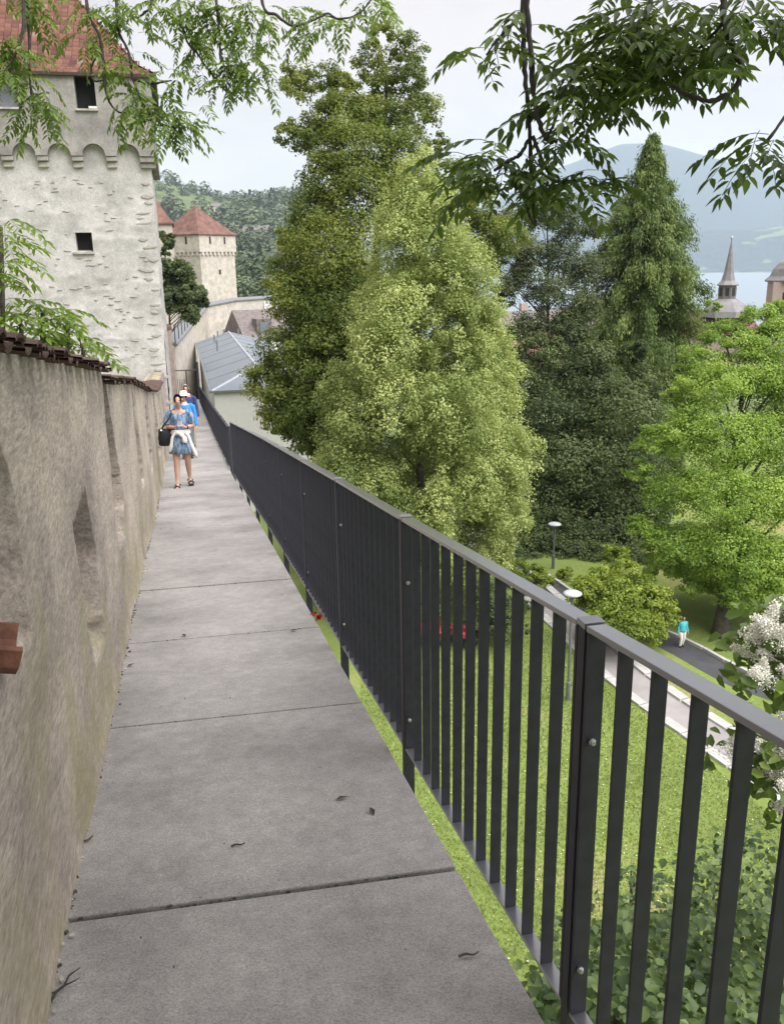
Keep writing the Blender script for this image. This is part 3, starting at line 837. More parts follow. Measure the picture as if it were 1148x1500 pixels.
mb = MB(); mb.hexa([(CX - HALF, CY - HALF, 6.33), (CX + HALF, CY - HALF, 6.33), (CX + HALF, CY - HALF + .12, 6.33), (CX - HALF, CY - HALF + .12, 6.33), (CX - HALF, CY - HALF - .01, 6.40), (CX + HALF, CY - HALF - .01, 6.40), (CX + HALF, CY - HALF + .12, 6.41), (CX - HALF, CY - HALF + .12, 6.41)])
mb.build('eaves_board', M['wood'], tow)
# stones that stand proud of the wash
def stone_mesh():
    mb = MB(); n = 8; rr = [random.uniform(.75, 1.1) for _ in range(n)]
    mb.loft([[(0.5 * k * rr[i] * math.cos(2 * math.pi * i / n), -y, 0.5 * k * rr[i] * math.sin(2 * math.pi * i / n)) for i in range(n)] for k, y in ((1.05, -0.4), (1.0, 0.35), (0.62, 0.55))][::1], cap1=True)
    return mb.mesh('stone', M['stone'], smooth=False)
stones = [stone_mesh() for _ in range(5)]
def put_stone(x, z, sx, sz, d=0.06):
    o = link('stone', stones[random.randrange(5)], tow, (x, -0.015, z), (0, random.uniform(-.15, .15), 0)); o.scale = (sx, d, sz)
z = -2.2
while z < 4.0:
    put_stone(edge(z) - random.uniform(.08, .40), z, random.uniform(.18, .5), random.uniform(.06, .15), .022)
    z += random.uniform(0.16, 0.42)
for q in range(130):
    x, z = random.uniform(-4.6, -0.7), random.uniform(-0.9, 3.95)
    if any(h[0] - .15 < x < h[1] + .15 and h[2] - .15 < z < h[3] + .15 for h in holes): continue
    put_stone(x, z, random.uniform(.06, .22), random.uniform(.02, .045), .018)

def hip_tower(name, label, at, rz, hw, hd, z0, z1, apex, wallm, roofm, over=0.25, frieze=None, wins=(), ridge=0.0):
    t = empty(name, at, rz, label=label, cat='tower')
    mb = MB(); mb.hexa([(-hw, -hd, z0), (hw, -hd, z0), (hw, hd, z0), (-hw, hd, z0), (-hw, -hd, z1), (hw, -hd, z1), (hw, hd, z1), (-hw, hd, z1)]); mb.build('tower_wall', wallm, t)
    mb = MB()
    a = [(-hw - over, -hd - over, z1), (hw + over, -hd - over, z1), (hw + over, hd + over, z1), (-hw - over, hd + over, z1)]
    mb.loft([[(x, y, z1 - .12) for x, y, _ in a], a, [(x * .86, y * .86, z1 + (apex - z1) * .10) for x, y, _ in a], [(x * .02, y * .02, apex) for x, y, _ in a]], cap0=True, cap1=True)
    mb.build('roof', roofm, t)
    if frieze:
        zf, dep = frieze
        mb = MB(); mb.loft([[(x, y, z) for x, y in ((-hw - dep, -hd - dep), (hw + dep, -hd - dep), (hw + dep, hd + dep), (-hw - dep, hd + dep))] for z in (zf, z1 - .125)], cap0=True)
        mb.build('parapet_storey', wallm, t)
        mb = MB()
        for side in range(4):
            R2 = Matrix.Rotation(side * math.pi / 2, 3, 'Z'); L_ = hw if side % 2 == 0 else hd; D_ = hd if side % 2 == 0 else hw
            n = 9
            for q in range(n): mb.box(R2 @ Vector((-L_ + L_ * 2 * (q + .5) / n, -D_ - dep / 2, zf - .22)), (L_ * 2 / n * .45, dep, .42), R2)
        mb.build('corbel_frieze', wallm, t, kind='stuff')
    for side, x, z, ww, hh in wins:
        R2 = Matrix.Rotation(side * math.pi / 2, 3, 'Z'); D_ = (hd if side % 2 == 0 else hw) + (frieze[1] if frieze and z > frieze[0] else 0)
        mb = MB(); mb.box(R2 @ Vector((x, -D_, z)), (ww, .06, hh), R2); mb.build('window', M['dark'], t)
    return t
hip_tower('wall_tower', 'slim rubble tower half hidden behind the big near tower', (-18.56,68.51,1.066)[:2] + (0,), -AZ, 2.35, 2.8, -14, 4.55, 8.6, M['farwall'], M['redroof'], .3, (1.4, .15), [(0, 1.2, 3.3, .3, .9), (0, 1.9, 3.3, .2, .9)])
hip_tower('wall_tower', 'distant square tower seen corner on with a red pyramid roof', (-25.13,121.4,0.486)[:2] + (0,), rad(59), 3.35, 3.35, -16, 5.35, 8.95, M['farwall'], M['redroof'], .35, (3.15, .18),
          [(0, -1.5, 4.6, .3, .9), (0, 1.3, 4.6, .3, .9), (3, -1.5, 4.6, .3, .9), (3, 1.3, 4.6, .3, .9), (0, .2, .6, .35, .6), (3, .6, .2, .25, .9), (3, .8, -2.6, .25, .9)])

def wall_run(name, label, pts, z0, thick, mat, cap=None, cat='wall'):
    """thick wall along points (x, y, top z)"""
    t = empty(name, (pts[0][0], pts[0][1], 0), label=label, cat=cat)
    o = Vector((pts[0][0], pts[0][1], 0))
    line = [Vector(p) - o for p in pts]
    mb = MB(); cp = MB()
    for a, b in zip(line, line[1:]):
        d = Vector((b.x - a.x, b.y - a.y, 0)).normalized(); n = Vector((-d.y, d.x, 0)) * thick
        lo = lambda p: Vector((p.x, p.y, z0))
        mb.hexa([lo(a), lo(b), lo(b) + n, lo(a) + n, a, b, b + n, a + n])
        if cap:
            e = n.normalized() * .15
            cp.hexa([a - e, b - e, b + n + e, a + n + e, a - e + Vector((0, 0, .12)), b - e + Vector((0, 0, .12)), b + n * .5 + Vector((0, 0, .35)), a + n * .5 + Vector((0, 0, .35))])
    mb.build('wall_body', mat, t)
    if cap: cp.build('coping', cap, t)
    return t
cw = wall_run('curtain_wall', 'beige town wall running on beyond the big tower to the distant one', [(-12.258,50.73,-2.84), (-19.24,95.51,-2.709), (-16.776,98.75,-2.324), (-12.074,107.06,-2.365)], -15, 1.0, M['farwall'], M['zincdark'])
mb = MB(); A = Vector((-12.214,50.81,-2.578)); B = Vector((-18.9,92.45,-2.496)); o0 = Vector(cw.location)
for q in range(15):
    p = A.lerp(B, q / 14) - o0; mb.tube([p - Vector((0, 0, .3)), p + Vector((0, 0, .9))], .03, 4)
mb.tube([A - o0 + Vector((0, 0, .9)), B - o0 + Vector((0, 0, .9))], .04, 4)
mb.build('handrail', M['paint'], cw)
# reddish pillar past the tower and the gate over the steps
pl = empty('brick_pillar', (-9.01,36.27,-2.472), -AZ, label='reddish plastered pillar with a rounded cap at the far corner of the big tower', cat='pillar')
mb = MB(); mb.box((0, 0, .1), (.34, .5, 2.9)); mb.build('shaft', M['pinkstone'], pl, bevel=.03)
mb = MB(); mb.loft([[(.2 * k * math.cos(q * math.pi / 4), .28 * k * math.sin(q * math.pi / 4), z) for q in range(8)] for k, z in ((1, 1.552), (.9, 1.70), (.5, 1.8))], cap0=True, cap1=True); mb.build('cap', M['redroof'], pl)
mb = MB(); mb.box((.05, -.0, -1.6), (.5, .6, .498)); mb.build('plinth', M['stone'], pl)
gt = empty('iron_gate', W(47, 0), -AZ, label='thin dark iron gate frame across the far end of the walkway', cat='gate')
for nm, a, b, r in (('gate_post', (-.72, 0, -.1), (-.72, 0, 1.66), .035), ('gate_post', (.8, 0, -.1), (.8, 0, 2.0), .045), ('crossbar', (-.7, 0, 1.6), (.76, 0, 1.6), .03), ('gate_post', (.2, 0, -.1), (.2, 0, 1.57), .03)):
    mb = MB(); mb.tube([a, b], r, 6); mb.build(nm, M['paint'], gt)
mb = MB()
for q in range(9): mb.box((-.62 + q * .09, 0, .6), (.02, .02, 1.1))
mb.build('gate_infill', M['paint'], gt, kind='stuff')

# long low building with a zinc roof just below the walkway
bz = empty('annex_building', WZ(43, 1.3, -4.25), -AZ, label='long pale building with a low grey seamed metal roof below the walkway', cat='building')
mb = MB(); mb.hexa([(.12, .15, -7), (5.1, .15, -7), (5.1, 28, -7), (.12, 28, -7), (.12, .15, -.02), (5.1, .15, -.02), (5.1, 28, -.02), (.12, 28, -.02)]); mb.build('wall', M['white'], bz)
mb = MB()
E_ = [(0, 0, 0), (5.2, 0, 0), (5.2, 28.2, 0), (0, 28.2, 0)]; Ra, Rb = (2.5, 3.4, .75), (2.5, 28.2, .75)
dn = lambda p: (p[0], p[1], p[2] - .09)
mb.face([E_[0], E_[1], Ra]); mb.face([E_[1], E_[2], Rb, Ra]); mb.face([E_[0], Ra, Rb, E_[3]]); mb.face([E_[2], E_[3], Rb])
for a, b in zip(E_, E_[1:] + E_[:1]): mb.face([dn(a), dn(b), b, a])
mb.face([dn(p) for p in E_[::-1]])
rf = mb.build('roof', M['zinc'], bz)
for q in range(7):
    y = 4.2 + q * 3.7
    for a, b in (((0, y, .012), (2.5, y, .76)), ((2.5, y, .76), (5.2, y, .012))):
        mb = MB(); mb.tube([a, b], .022, 4); mb.build('seam', M['zincdark'], rf)
for a, b in ((Ra, Rb), (E_[0], Ra), (E_[1], Ra)):
    mb = MB(); mb.tube([a, b], .06, 5); mb.build('ridge_strip', M['lampglass'], rf)
for x, y, h in ((1.1, 17, .55), (3.6, 16, .5), (1.2, 23.5, .4), (3.9, 7, .4), (1.6, 27, .4), (2.1, 27.4, .5), (3.2, 27.2, .5)):
    mb = MB(); mb.tube([(x, y, .2), (x, y, .5 + h)], .06, 6); mb.build('vent_pipe', M['zincdark'], rf)
mb = MB(); mb.tube([(-.06, -.05, -.05), (-.06, 28, -.05)], .07, 6); mb.build('gutter', M['zincdark'], bz)

def house(name, label, at, rz, w_, d_, h, rh, wallm, roofm, cols=3, rows=2, hip=0.0, chim=True, wf=(.5, .8), group=None):
    t = empty(name, at, rz, label=label, cat='house', group=group)
    mb = MB(); mb.hexa([(-w_, -d_, -4), (w_, -d_, -4), (w_, d_, -4), (-w_, d_, -4), (-w_, -d_, h), (w_, -d_, h), (w_, d_, h), (-w_, d_, h)])
    mb.build('wall', wallm, t)
    o = .06 * w_ + .25; mb = MB()
    e = [(-w_ - o, -d_ - o, h), (w_ + o, -d_ - o, h), (w_ + o, d_ + o, h), (-w_ - o, d_ + o, h)]; r = w_ * (1 - hip) + (o if hip == 0 else 0)
    a, b = (-r, 0, h + rh), (r, 0, h + rh)
    for f in ([e[0], e[1], b, a], [e[2], e[3], a, b], [e[1], e[2], b], [e[3], e[0], a], e[::-1]): mb.face(f)
    ro = mb.build('roof', roofm, t)
    if chim: mb = MB(); mb.box((w_ * .4, d_ * .2, h + rh * .8), (w_ * .12 + .2, w_ * .12 + .2, rh * .9)); mb.build('chimney', wallm, ro)
    for i in range(cols):
        for j in range(rows):
            x = -w_ + 2 * w_ * (i + .5) / cols; z = h * (j + .5) / rows
            f = MB(); f.box((x, -d_ - .02, z), (2 * w_ / cols * wf[0], .06, h / rows * wf[1] * .75)); wi = f.build('window', M['glass'], t)
    return t
p = (-12.947,89.8,-4.478); house('town_house', 'small house with brown slate roof and dormer under the town wall', (p[0], p[1], -9.3), rad(25), 2.4, 3.6, 3.9, 2.6, M['white'], M['slate'], 2, 1)
t = bpy.data.objects['town_house']
mb = MB(); mb.box((-.6, -2.6, 5.0), (1.5, 1.6, 1.5)); mb.build('dormer', M['slate'], t)
mb = MB(); mb.box((-.6, -3.42, 5.0), (.8, .06, .9)); mb.build('dormer_window', M['glass'], t)
def on_hill(ax, r): x = ax * r / math.sqrt(1 + ax * ax); y = r / math.sqrt(1 + ax * ax); return (x, y, float(ground_z(x, y)))
hill = [('white villa among trees low on the wooded hill', -.166, 640, 7, 6, 8, 4, 'white', 'slate', 3, 3), ('cream house with brown roof high on the wooded hill', -.142, 700, 9, 6, 9, 4, 'farwall', 'slate', 4, 3),
        ('red roofed farmhouse at the meadow edge on the hill', -.243, 800, 9, 6, 6, 6, 'farwall', 'redroof', 4, 2), ('small white chalet right under the hill ridge', -.186, 905, 5, 4, 5, 3, 'white', 'slate', 2, 2),
        ('pale flat block behind the distant tower', -.158, 330, 5, 4, 5, 1.5, 'white', 'zinc', 4, 2), ('low white house between the wood and the maple crown', -.125, 560, 7, 5, 6, 3, 'white', 'redroof', 3, 2)]
for lb, ax, r, w_, d_, h, rh, wm, rm, c, ro in hill:
    house('hill_house', lb, on_hill(ax, r), rad(random.uniform(-25, 25)), w_, d_, h, rh, M[wm], M[rm], c, ro, chim=False, group='houses on the far hill')
for lb, p, w_, d_, h, rh, wm, rm in (('town house with pink plaster and slate roof seen through the sparse tree', (16.465,122.3,-7.267), 6, 5, 8, 4, 'pinkstone', 'slate'), ('white town house glimpsed between hornbeam and sparse tree', (15.763,106.39,-8.303), 5, 4.5, 7, 3.5, 'white', 'redroof'),
                            ('grey roofed town house hidden beyond the conifer', (31.8,142.86,-8.119), 7, 5, 9, 4, 'white', 'slate'), ('low slate roofed house behind the maple', (9.133,131.35,-11.967), 7, 5, 8, 4, 'farwall', 'slate')):
    house('town_house', lb, (p[0], p[1], p[2] - h - rh * .5), rad(random.uniform(-20, 30)), w_, d_, h, rh, M[wm], M[rm], 4, 3, group='town houses below the park')

# church with lantern spire, and its domed tower
ch = empty('church', (47.37,125.82,-5.867), rad(-20), label='church with a pinkish roof and slender grey lantern spire by the lake', cat='church')
def lathe(mb, prof, n=8, ph=0.39): mb.loft([[(r * math.cos(ph + 2 * math.pi * q / n), r * math.sin(ph + 2 * math.pi * q / n), z) for q in range(n)] for r, z in prof], cap0=True, cap1=True)
mb = MB(); mb.hexa([(-9, -3.6, -16), (5, -3.6, -16), (5, 7, -16), (-9, 7, -16), (-9, -3.6, -3.2), (5, -3.6, -3.2), (5, 7, -3.2), (-9, 7, -3.2)]); mb.build('nave', M['pinkstone'], ch)
mb = MB(); mb.hexa([(-9.2, -4, -3.19), (5.2, -4, -3.19), (5.2, 7.4, -3.19), (-9.2, 7.4, -3.19), (-5.0, 1.0, -.15), (3, 1.0, -.15), (3, 2.2, -.15), (-5.0, 2.2, -.15)]); mb.build('roof', M['redroof'], ch)
mb = MB(); lathe(mb, [(3.5, -.8), (3.3, .0), (2.6, .9), (1.6, 1.55), (1.35, 1.65)]); mb.build('dome', M['copper'], ch)
mb = MB(); lathe(mb, [(1.25, 1.655), (1.25, 3.4)]); ln = mb.build('lantern', M['slate'], ch)
for q in range(8):
    a = .39 + math.pi / 4 * q + math.pi / 8
    mb = MB(); mb.box((1.17 * math.cos(a), 1.17 * math.sin(a), 2.6), (.06, .5, 1.1), Matrix.Rotation(a, 3, 'Z')); mb.build('louvre', M['dark'], ln)
mb = MB(); lathe(mb, [(1.5, 3.41), (1.55, 3.55), (1.0, 4.1), (.72, 5.1), (.45, 6.7), (.22, 8.3), (.09, 9.2), (.05, 9.6)]); mb.build('spire', M['copper'], ch)
mb = MB(); mb.tube([(0, 0, 9.55), (0, 0, 9.65), (0, 0, 9.8), (0, 0, 9.95), (0, 0, 10.05)], [.03, .14, .19, .14, .03], 8); mb.build('finial_ball', M['lampglass'], ch)
ct = empty('church_tower', (58.7,130.89,-6.327), rad(-15), label='pink church tower with a grey bell shaped cupola by the lake', cat='tower')
mb = MB(); mb.hexa([(-3.0, -3.0, -20), (3.0, -3.0, -20), (3.0, 3.0, -20), (-3.0, 3.0, -20), (-3, -3, 4.1), (3, -3, 4.1), (3, 3, 4.1), (-3, 3, 4.1)]); mb.build('wall', M['pinkstone'], ct)
mb = MB(); lathe(mb, [(3.9, 4.11), (3.95, 4.35), (3.3, 4.9), (2.9, 5.9), (2.2, 6.7), (1.2, 7.2)]); mb.build('cupola', M['copper'], ct)
mb = MB(); lathe(mb, [(1.0, 7.21), (1.0, 8.3), (1.2, 8.35), (.5, 9.2), (.3, 11), (.06, 13)]); mb.build('lantern', M['slate'], ct)
for sx in (-1, 1):
    mb = MB(); mb.box((sx * 1.2, -3.0, 1.6), (.9, .08, 2.2)); mb.build('window', M['dark'], ct)

# park lamps
for lb, p in (('park lamp with a pale disc head among the dark trees', (6.499,33.48,-8.574)), ('park lamp with a pale disc head just above the railing post', (4.911,22.43,-7.189))):
    t = empty('park_lamp', (p[0], p[1], GROUND), label=lb, cat='street lamp', group='park lamps')
    h = p[2] - GROUND
    mb = MB(); mb.tube([(0, 0, 0), (0, 0, .6), (0, 0, .61), (0, 0, h - .25)], [.065, .065, .04, .04], 8); mb.build('pole', M['pole'], t)
    mb = MB(); lathe(mb, [(.05, h - .25), (.07, h - .13), (.12, h - .09)], 10); mb.build('neck', M['pole'], t)
    mb = MB(); lathe(mb, [(.10, h - .085), (.25, h - .05), (.27, h - .02), (.2, h + .02), (.05, h + .04)], 18); mb.build('lamp_shade', M['lampglass'], t, smooth=True)

# ---------------------------------------------------------------- trees
def unit(a): return a / np.maximum(np.linalg.norm(a, axis=-1, keepdims=True), 1e-9)
def leaf_quads(P, Nn, size, aspect=0.55, along=None):
    """one folded rhombic leaf per point"""
    n = len(P)
    r = RNG.normal(size=(n, 3)) if along is None else along + 0.35 * RNG.normal(size=(n, 3))
    T = unit(r - Nn * (r * Nn).sum(1, keepdims=True)); B = np.cross(Nn, T)
    s = np.asarray(size).reshape(-1, 1) * np.ones((n, 1))
    V = np.stack([P - T * s * .5, P + B * s * aspect * .5 + Nn * s * .10, P + T * s * .5, P - B * s * aspect * .5 + Nn * s * .10], 1)
    return V.reshape(-1, 3), np.arange(n * 4).reshape(n, 4)
def leaf_halves(P, Nn, size, aspect=0.8, along=None):
    """near leaves: six outline points folded along the midrib"""
    n = len(P)
    r = RNG.normal(size=(n, 3)) if along is None else along + 0.3 * RNG.normal(size=(n, 3))
    T = unit(r - Nn * (r * Nn).sum(1, keepdims=True)); B = np.cross(Nn, T)
    s = np.asarray(size).reshape(-1, 1) * np.ones((n, 1)); w_ = s * aspect * .5
    V = np.stack([P - T * s * .5, P - T * s * .22 + B * w_ + Nn * s * .1, P + T * s * .2 + B * w_ * .75 + Nn * s * .08, P + T * s * .55 - Nn * s * .07,
                  P + T * s * .2 - B * w_ * .75 + Nn * s * .08, P - T * s * .22 - B * w_ + Nn * s * .1], 1)
    b = np.arange(n)[:, None] * 6
    return V.reshape(-1, 3), np.concatenate([b + [0, 1, 2, 3], b + [0, 3, 4, 5]], 1).reshape(-1, 4)
def blobs_to_points(blobs, n, sub=9, flat=0.7, subr=0.26, upb=0.25, hollow=0.5, tint_sd=0.14):
    """leaf positions gathered in twig-size tufts on the clumps (x, y, z, r)"""
    B = np.array(blobs, float); wgt = B[:, 3] ** 2; wgt /= wgt.sum()
    ns = np.maximum(4, (sub * len(B) * wgt * 2.2).astype(int)); C = []; R_ = []; D_ = []; T_ = []; W_ = []
    for b, k in zip(B, ns):
        d = RNG.normal(size=(k, 3)); d[:, 2] += upb; d = unit(d)
        rr = b[3] * (hollow + (1 - hollow) * RNG.random(k) ** 0.5)
        C.append(b[:3] + d * rr[:, None] * [1, 1, flat + .15]); D_.append(d)
        R_.append(b[3] * subr * RNG.uniform(.7, 1.35, k)); T_.append(np.clip(0.5 + RNG.normal(0, tint_sd) + RNG.normal(0, tint_sd, k), 0, 1)); W_.append(np.full(k, b[3] ** 2 / k))
    C = np.concatenate(C); R_ = np.concatenate(R_); D_ = np.concatenate(D_); T_ = np.concatenate(T_); W_ = np.concatenate(W_)
    i = RNG.choice(len(C), n, p=W_ / W_.sum())
    o = RNG.normal(size=(n, 3)) * [1, 1, flat]
    o = o * (np.minimum(1, 1.7 / np.maximum(np.linalg.norm(o, axis=1), .01)))[:, None]
    P = C[i] + o * R_[i][:, None] * 0.62
    Nn = unit(D_[i] * .5 + unit(o) * .45 + RNG.normal(size=(n, 3)) * .5 + np.array([0, 0, .55]))
    return P, Nn, np.clip(T_[i] + RNG.normal(0, .12, n), 0, 1)
def envelope_blobs(cx, cy, prof, n, r, jit=0.25, inner=0.2):
    """clumps spread over a turned outline [(z, radius)]"""
    z = np.array([p[0] for p in prof]); R_ = np.array([p[1] for p in prof])
    zz = np.linspace(z.min(), z.max(), 300); rr = np.interp(zz, z[np.argsort(z)], R_[np.argsort(z)])
    cdf = np.cumsum(rr + .15); cdf /= cdf[-1]; zs = np.interp((np.arange(n) + RNG.random(n)) / n, cdf, zz); a = np.arange(n) * 2.39996 + RNG.normal(0, .12, n)
    R0 = np.interp(zs, zz, rr); k = np.where(RNG.random(n) < inner, RNG.uniform(.2, .8, n), 1.0)
    rad_ = np.maximum(R0 * k * (1 + jit * RNG.normal(0, .4, n)) - r * .5, 0)
    return [(cx + q * math.cos(t), cy + q * math.sin(t), z0 + RNG.normal(0, r * .3), r * min(1, .35 + R0_ / (2 * r)) * RNG.uniform(.7, 1.2)) for q, t, z0, R0_ in zip(rad_, a, zs, R0)]
def wood(root, base, top, r0, limbs, mat=None, lean=0.0, name='trunk'):
    o = Vector(root.location); b = Vector(base) - o; t = Vector(top) - o
    mb = MB(); n = 7
    pts = [b.lerp(t, i / n) + Vector((math.sin(i * 1.3 + b.x) * .06 * r0 * 4, math.cos(i * 1.7) * .05 * r0 * 4, 0)) * (0 < i < n) for i in range(n + 1)]
    mb.tube(pts, [r0 * (1.35 if i == 0 else 1.0) * (1 - .85 * i / n) for i in range(n + 1)], 8)
    for l in limbs:
        l = Vector(l[:3]) - o
        h = max(b.z + (t.z - b.z) * .15, min(t.z - .3, l.z - (Vector((l.x, l.y, 0)) - Vector((b.x, b.y, 0))).length * random.uniform(.4, .9)))
        f = (h - b.z) / (t.z - b.z); st_ = b.lerp(t, f)
        md = st_.lerp(l, .5) + Vector((random.uniform(-.2, .2), random.uniform(-.2, .2), .25 * random.random()))
        mb.tube([st_, md, l], [r0 * .34 * (1 - .6 * f), r0 * .2 * (1 - .5 * f), .012], 5)
    return mb.build(name, mat or M['bark'], root, smooth=True)
def crown(root, P, Nn, T_, size, mat, aspect=.55, near=False, along=None, name='crown'):
    P = P - np.array(root.location)
    V, F = (leaf_halves if near else leaf_quads)(P, Nn, size, aspect, along)
    return link(name, arr_mesh(name, V, F, mat, attr=np.repeat(T_, 6 if near else 4)), root)

LM = {}
LM['hornbeam'] = leaf_mat('hornbeam_leaf', (0.13, 0.175, 0.05), (0.295, 0.36, 0.12), (0.51, 0.55, 0.215))
LM['maple'] = leaf_mat('maple_leaf', (0.05, 0.085, 0.014), (0.125, 0.175, 0.03), (0.28, 0.29, 0.055))
LM['conifer'] = leaf_mat('conifer_needles', (0.045, 0.08, 0.018), (0.12, 0.175, 0.045), (0.235, 0.295, 0.08), trans=.2)
LM['spring'] = leaf_mat('fresh_green_leaf', (0.10, 0.175, 0.025), (0.225, 0.345, 0.055), (0.385, 0.49, 0.105))
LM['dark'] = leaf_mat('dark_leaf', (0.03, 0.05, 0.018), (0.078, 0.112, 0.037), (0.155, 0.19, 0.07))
LM['bush'] = leaf_mat('bush_leaf', (0.09, 0.13, 0.02), (0.20, 0.27, 0.035), (0.31, 0.37, 0.06))
LM['ivy'] = leaf_mat('ivy_leaf', (0.022, 0.045, 0.016), (0.072, 0.12, 0.038), (0.21, 0.27, 0.085), trans=.25, rough=.4)
LM['sparse'] = leaf_mat('sparse_leaf', (0.04, 0.06, 0.025), (0.095, 0.122, 0.05), (0.18, 0.205, 0.095))
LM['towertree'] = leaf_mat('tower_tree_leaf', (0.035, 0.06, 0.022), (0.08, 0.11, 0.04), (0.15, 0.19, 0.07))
LM['hill'] = leaf_mat('hill_wood_leaf', (0.035, 0.055, 0.03), (0.075, 0.105, 0.05), (0.14, 0.165, 0.075), trans=.1)

def blob_tree(name, label, trunk_xy, top, r0, blobs, n, size, mat, sub=9, flat=.7, subr=.26, aspect=.55, fill=0, spread=1.6, group=None, limbs=9, cat='tree', hollow=.5, tint_sd=.14):
    root = empty(name, (trunk_xy[0], trunk_xy[1], GROUND), label=label, cat=cat, group=group)
    B = list(blobs)
    low = [b for b in blobs if b[2] < top[2] - 7] or blobs
    for q in range(fill):
        b = low[RNG.integers(len(low))]; dx, dy = trunk_xy[0] - b[0], trunk_xy[1] - b[1]
        B.append((b[0] + dx * RNG.uniform(0, .9), b[1] + RNG.uniform(.2, 1) * spread, b[2] + RNG.uniform(-.4, .2), b[3] * RNG.uniform(.8, 1.1)))
    wood(root, (trunk_xy[0], trunk_xy[1], GROUND - .2), top, r0, sorted(blobs, key=lambda b: -b[3])[:limbs] + [blobs[i] for i in RNG.integers(0, len(blobs), limbs)])
    P, Nn, T_ = blobs_to_points(B, n, sub=sub, flat=flat, subr=subr, hollow=hollow, tint_sd=tint_sd)
    crown(root, P, Nn, T_, RNG.uniform(.7, 1.3, n) * size, mat, aspect)
    return root

# tall maple behind, spread limbs open against the sky
k = .0273
mp_ = [(-0.056,38.91,10.326) + (20*k,), (-0.489,38.94,9.347) + (30*k,), (0.935,38.31,9.691) + (26*k,), (1.049,37.9,8.629) + (30*k,), (-0.038,38.32,8.275) + (30*k,), (1.305,37.83,7.301) + (34*k,), (0.311,37.12,6.643) + (38*k,), (-0.655,37.79,7.15) + (34*k,),
       (-3.42,37.74,8.424) + (30*k,), (-2.436,38.47,8.788) + (26*k,), (-1.663,38.02,8.297) + (26*k,), (-3.787,37.3,6.532) + (22*k,), (-2.947,37.12,6.272) + (30*k,), (-2.184,36.87,6.845) + (36*k,), (-1.581,37.3,7.267) + (36*k,), (-1.18,36.13,5.708) + (52*k,),
       (0.602,36.24,5.373) + (46*k,), (-2.222,36.27,4.752) + (40*k,), (-2.776,35.9,3.484) + (40*k,), (-0.686,35.35,3.719) + (60*k,), (-3.608,35.88,2.661) + (30*k,), (0.908,36.5,3.761) + (55*k,), (-2.225,34.73,1.938) + (62*k,), (-4.169,35.46,1.206) + (26*k,),
       (-3.588,34.56,0.247) + (44*k,), (-1.786,34.07,-0.015) + (62*k,), (-3.923,33.94,-1.555) + (44*k,), (-2.529,33.35,-1.776) + (55*k,), (-4.772,33.89,-2.788) + (34*k,), (-3.947,33.26,-3.551) + (40*k,), (-2.564,32.78,-3.758) + (52*k,), (-4.482,33.47,-4.265) + (24*k,),
       (-3.419,33.05,-5.004) + (32*k,), (-1.891,32.74,-5.34) + (44*k,), (2.535,36.67,4.71) + (36*k,), (3.613,36.6,3.723) + (34*k,), (4.591,36.68,2.548) + (36*k,), (3.495,36.64,2.435) + (44*k,), (-1.43,32.76,-7.466) + (50*k,), (-3.05,33.3,-7.03) + (40*k,), (2.057,37.71,6.138) + (18*k,)]
blob_tree('maple_tree', 'tallest tree, an olive green maple with yellowing tufts and open limbs against the sky', (-1.418,35.08,-4.104)[:2], (0.076,38.62,8.576), .38, mp_, 250000, .125, LM['maple'], sub=20, fill=26, spread=3.0, limbs=14, subr=.3, hollow=.4)
# dense pale hornbeam in front of it
hx, hy = (1.073,29.3,-3.196)[:2]
hp = [((1.07,31.48,4.381)[2], .10), ((1.191,31.21,3.448)[2], .75), ((1.174,30.93,2.452)[2], 1.15), ((1.152,30.58,1.233)[2], 1.95), ((1.132,30.26,0.126)[2], 2.25), ((1.112,29.94,-0.981)[2], 2.6), ((1.089,29.56,-2.31)[2], 3.2), ((1.065,29.17,-3.639)[2], 3.5), ((1.034,28.67,-5.41)[2], 3.75), ((1.002,28.16,-7.182)[2], 3.7), ((0.978,27.77,-8.511)[2], 3.2), ((0.961,27.49,-9.508)[2], 2.2)]
hb = empty('hornbeam_tree', (hx, hy, GROUND), label='dense pale yellow green cone shaped hornbeam in the middle of the park', cat='tree')
wood(hb, (hx, hy, GROUND - .2), (hx - .1, hy + .3, hp[0][0] - 2.5), .2, [(hx + 1.6 * math.cos(a), hy + 1.6 * math.sin(a), -7 + a) for a in range(9)])
eb = envelope_blobs(hx, hy, [(z, r * (.97 if z > -3 else .92)) for z, r in hp], 105, .98, jit=.2, inner=.14)
P, Nn, T_ = blobs_to_points(eb, 360000, sub=26, flat=1.05, subr=.25, upb=.5, hollow=.45, tint_sd=.17)
crown(hb, P, Nn, T_, RNG.uniform(.7, 1.25, len(P)) * .092, LM['hornbeam'], .62)
# drooping conifer
cx_, cy_ = (13.144,47.62,-6.422)[:2]
zc = lambda v, P_=None: v
cprof = [((14.218,51.64,7.546)[2], .08), ((14.2,51.35,6.537)[2], .5), ((13.637,50.73,4.383)[2], 1.5), ((13.605,50.21,2.582)[2], 2.2), ((13.573,49.69,0.78)[2], 2.6), ((13.54,49.18,-1.022)[2], 2.8), ((13.508,48.66,-2.824)[2], 3.1), ((13.47,48.04,-4.986)[2], 3.4), ((13.431,47.42,-7.148)[2], 3.7), ((13.38,46.59,-10.031)[2], 3.4), (-9.5, 2.6)]
co = empty('conifer_tree', (cx_, cy_, GROUND), label='tall dark conifer with drooping sprays standing against lake and mountain', cat='tree')
zs_ = sorted(cprof); zt_ = zs_[-1][0]
wood(co, (cx_, cy_, GROUND - .2), (cx_ + .45, cy_, zt_ - .2), .32, [])
PP = []; NN = []; TT = []; AL = []
lz = zt_ - .15
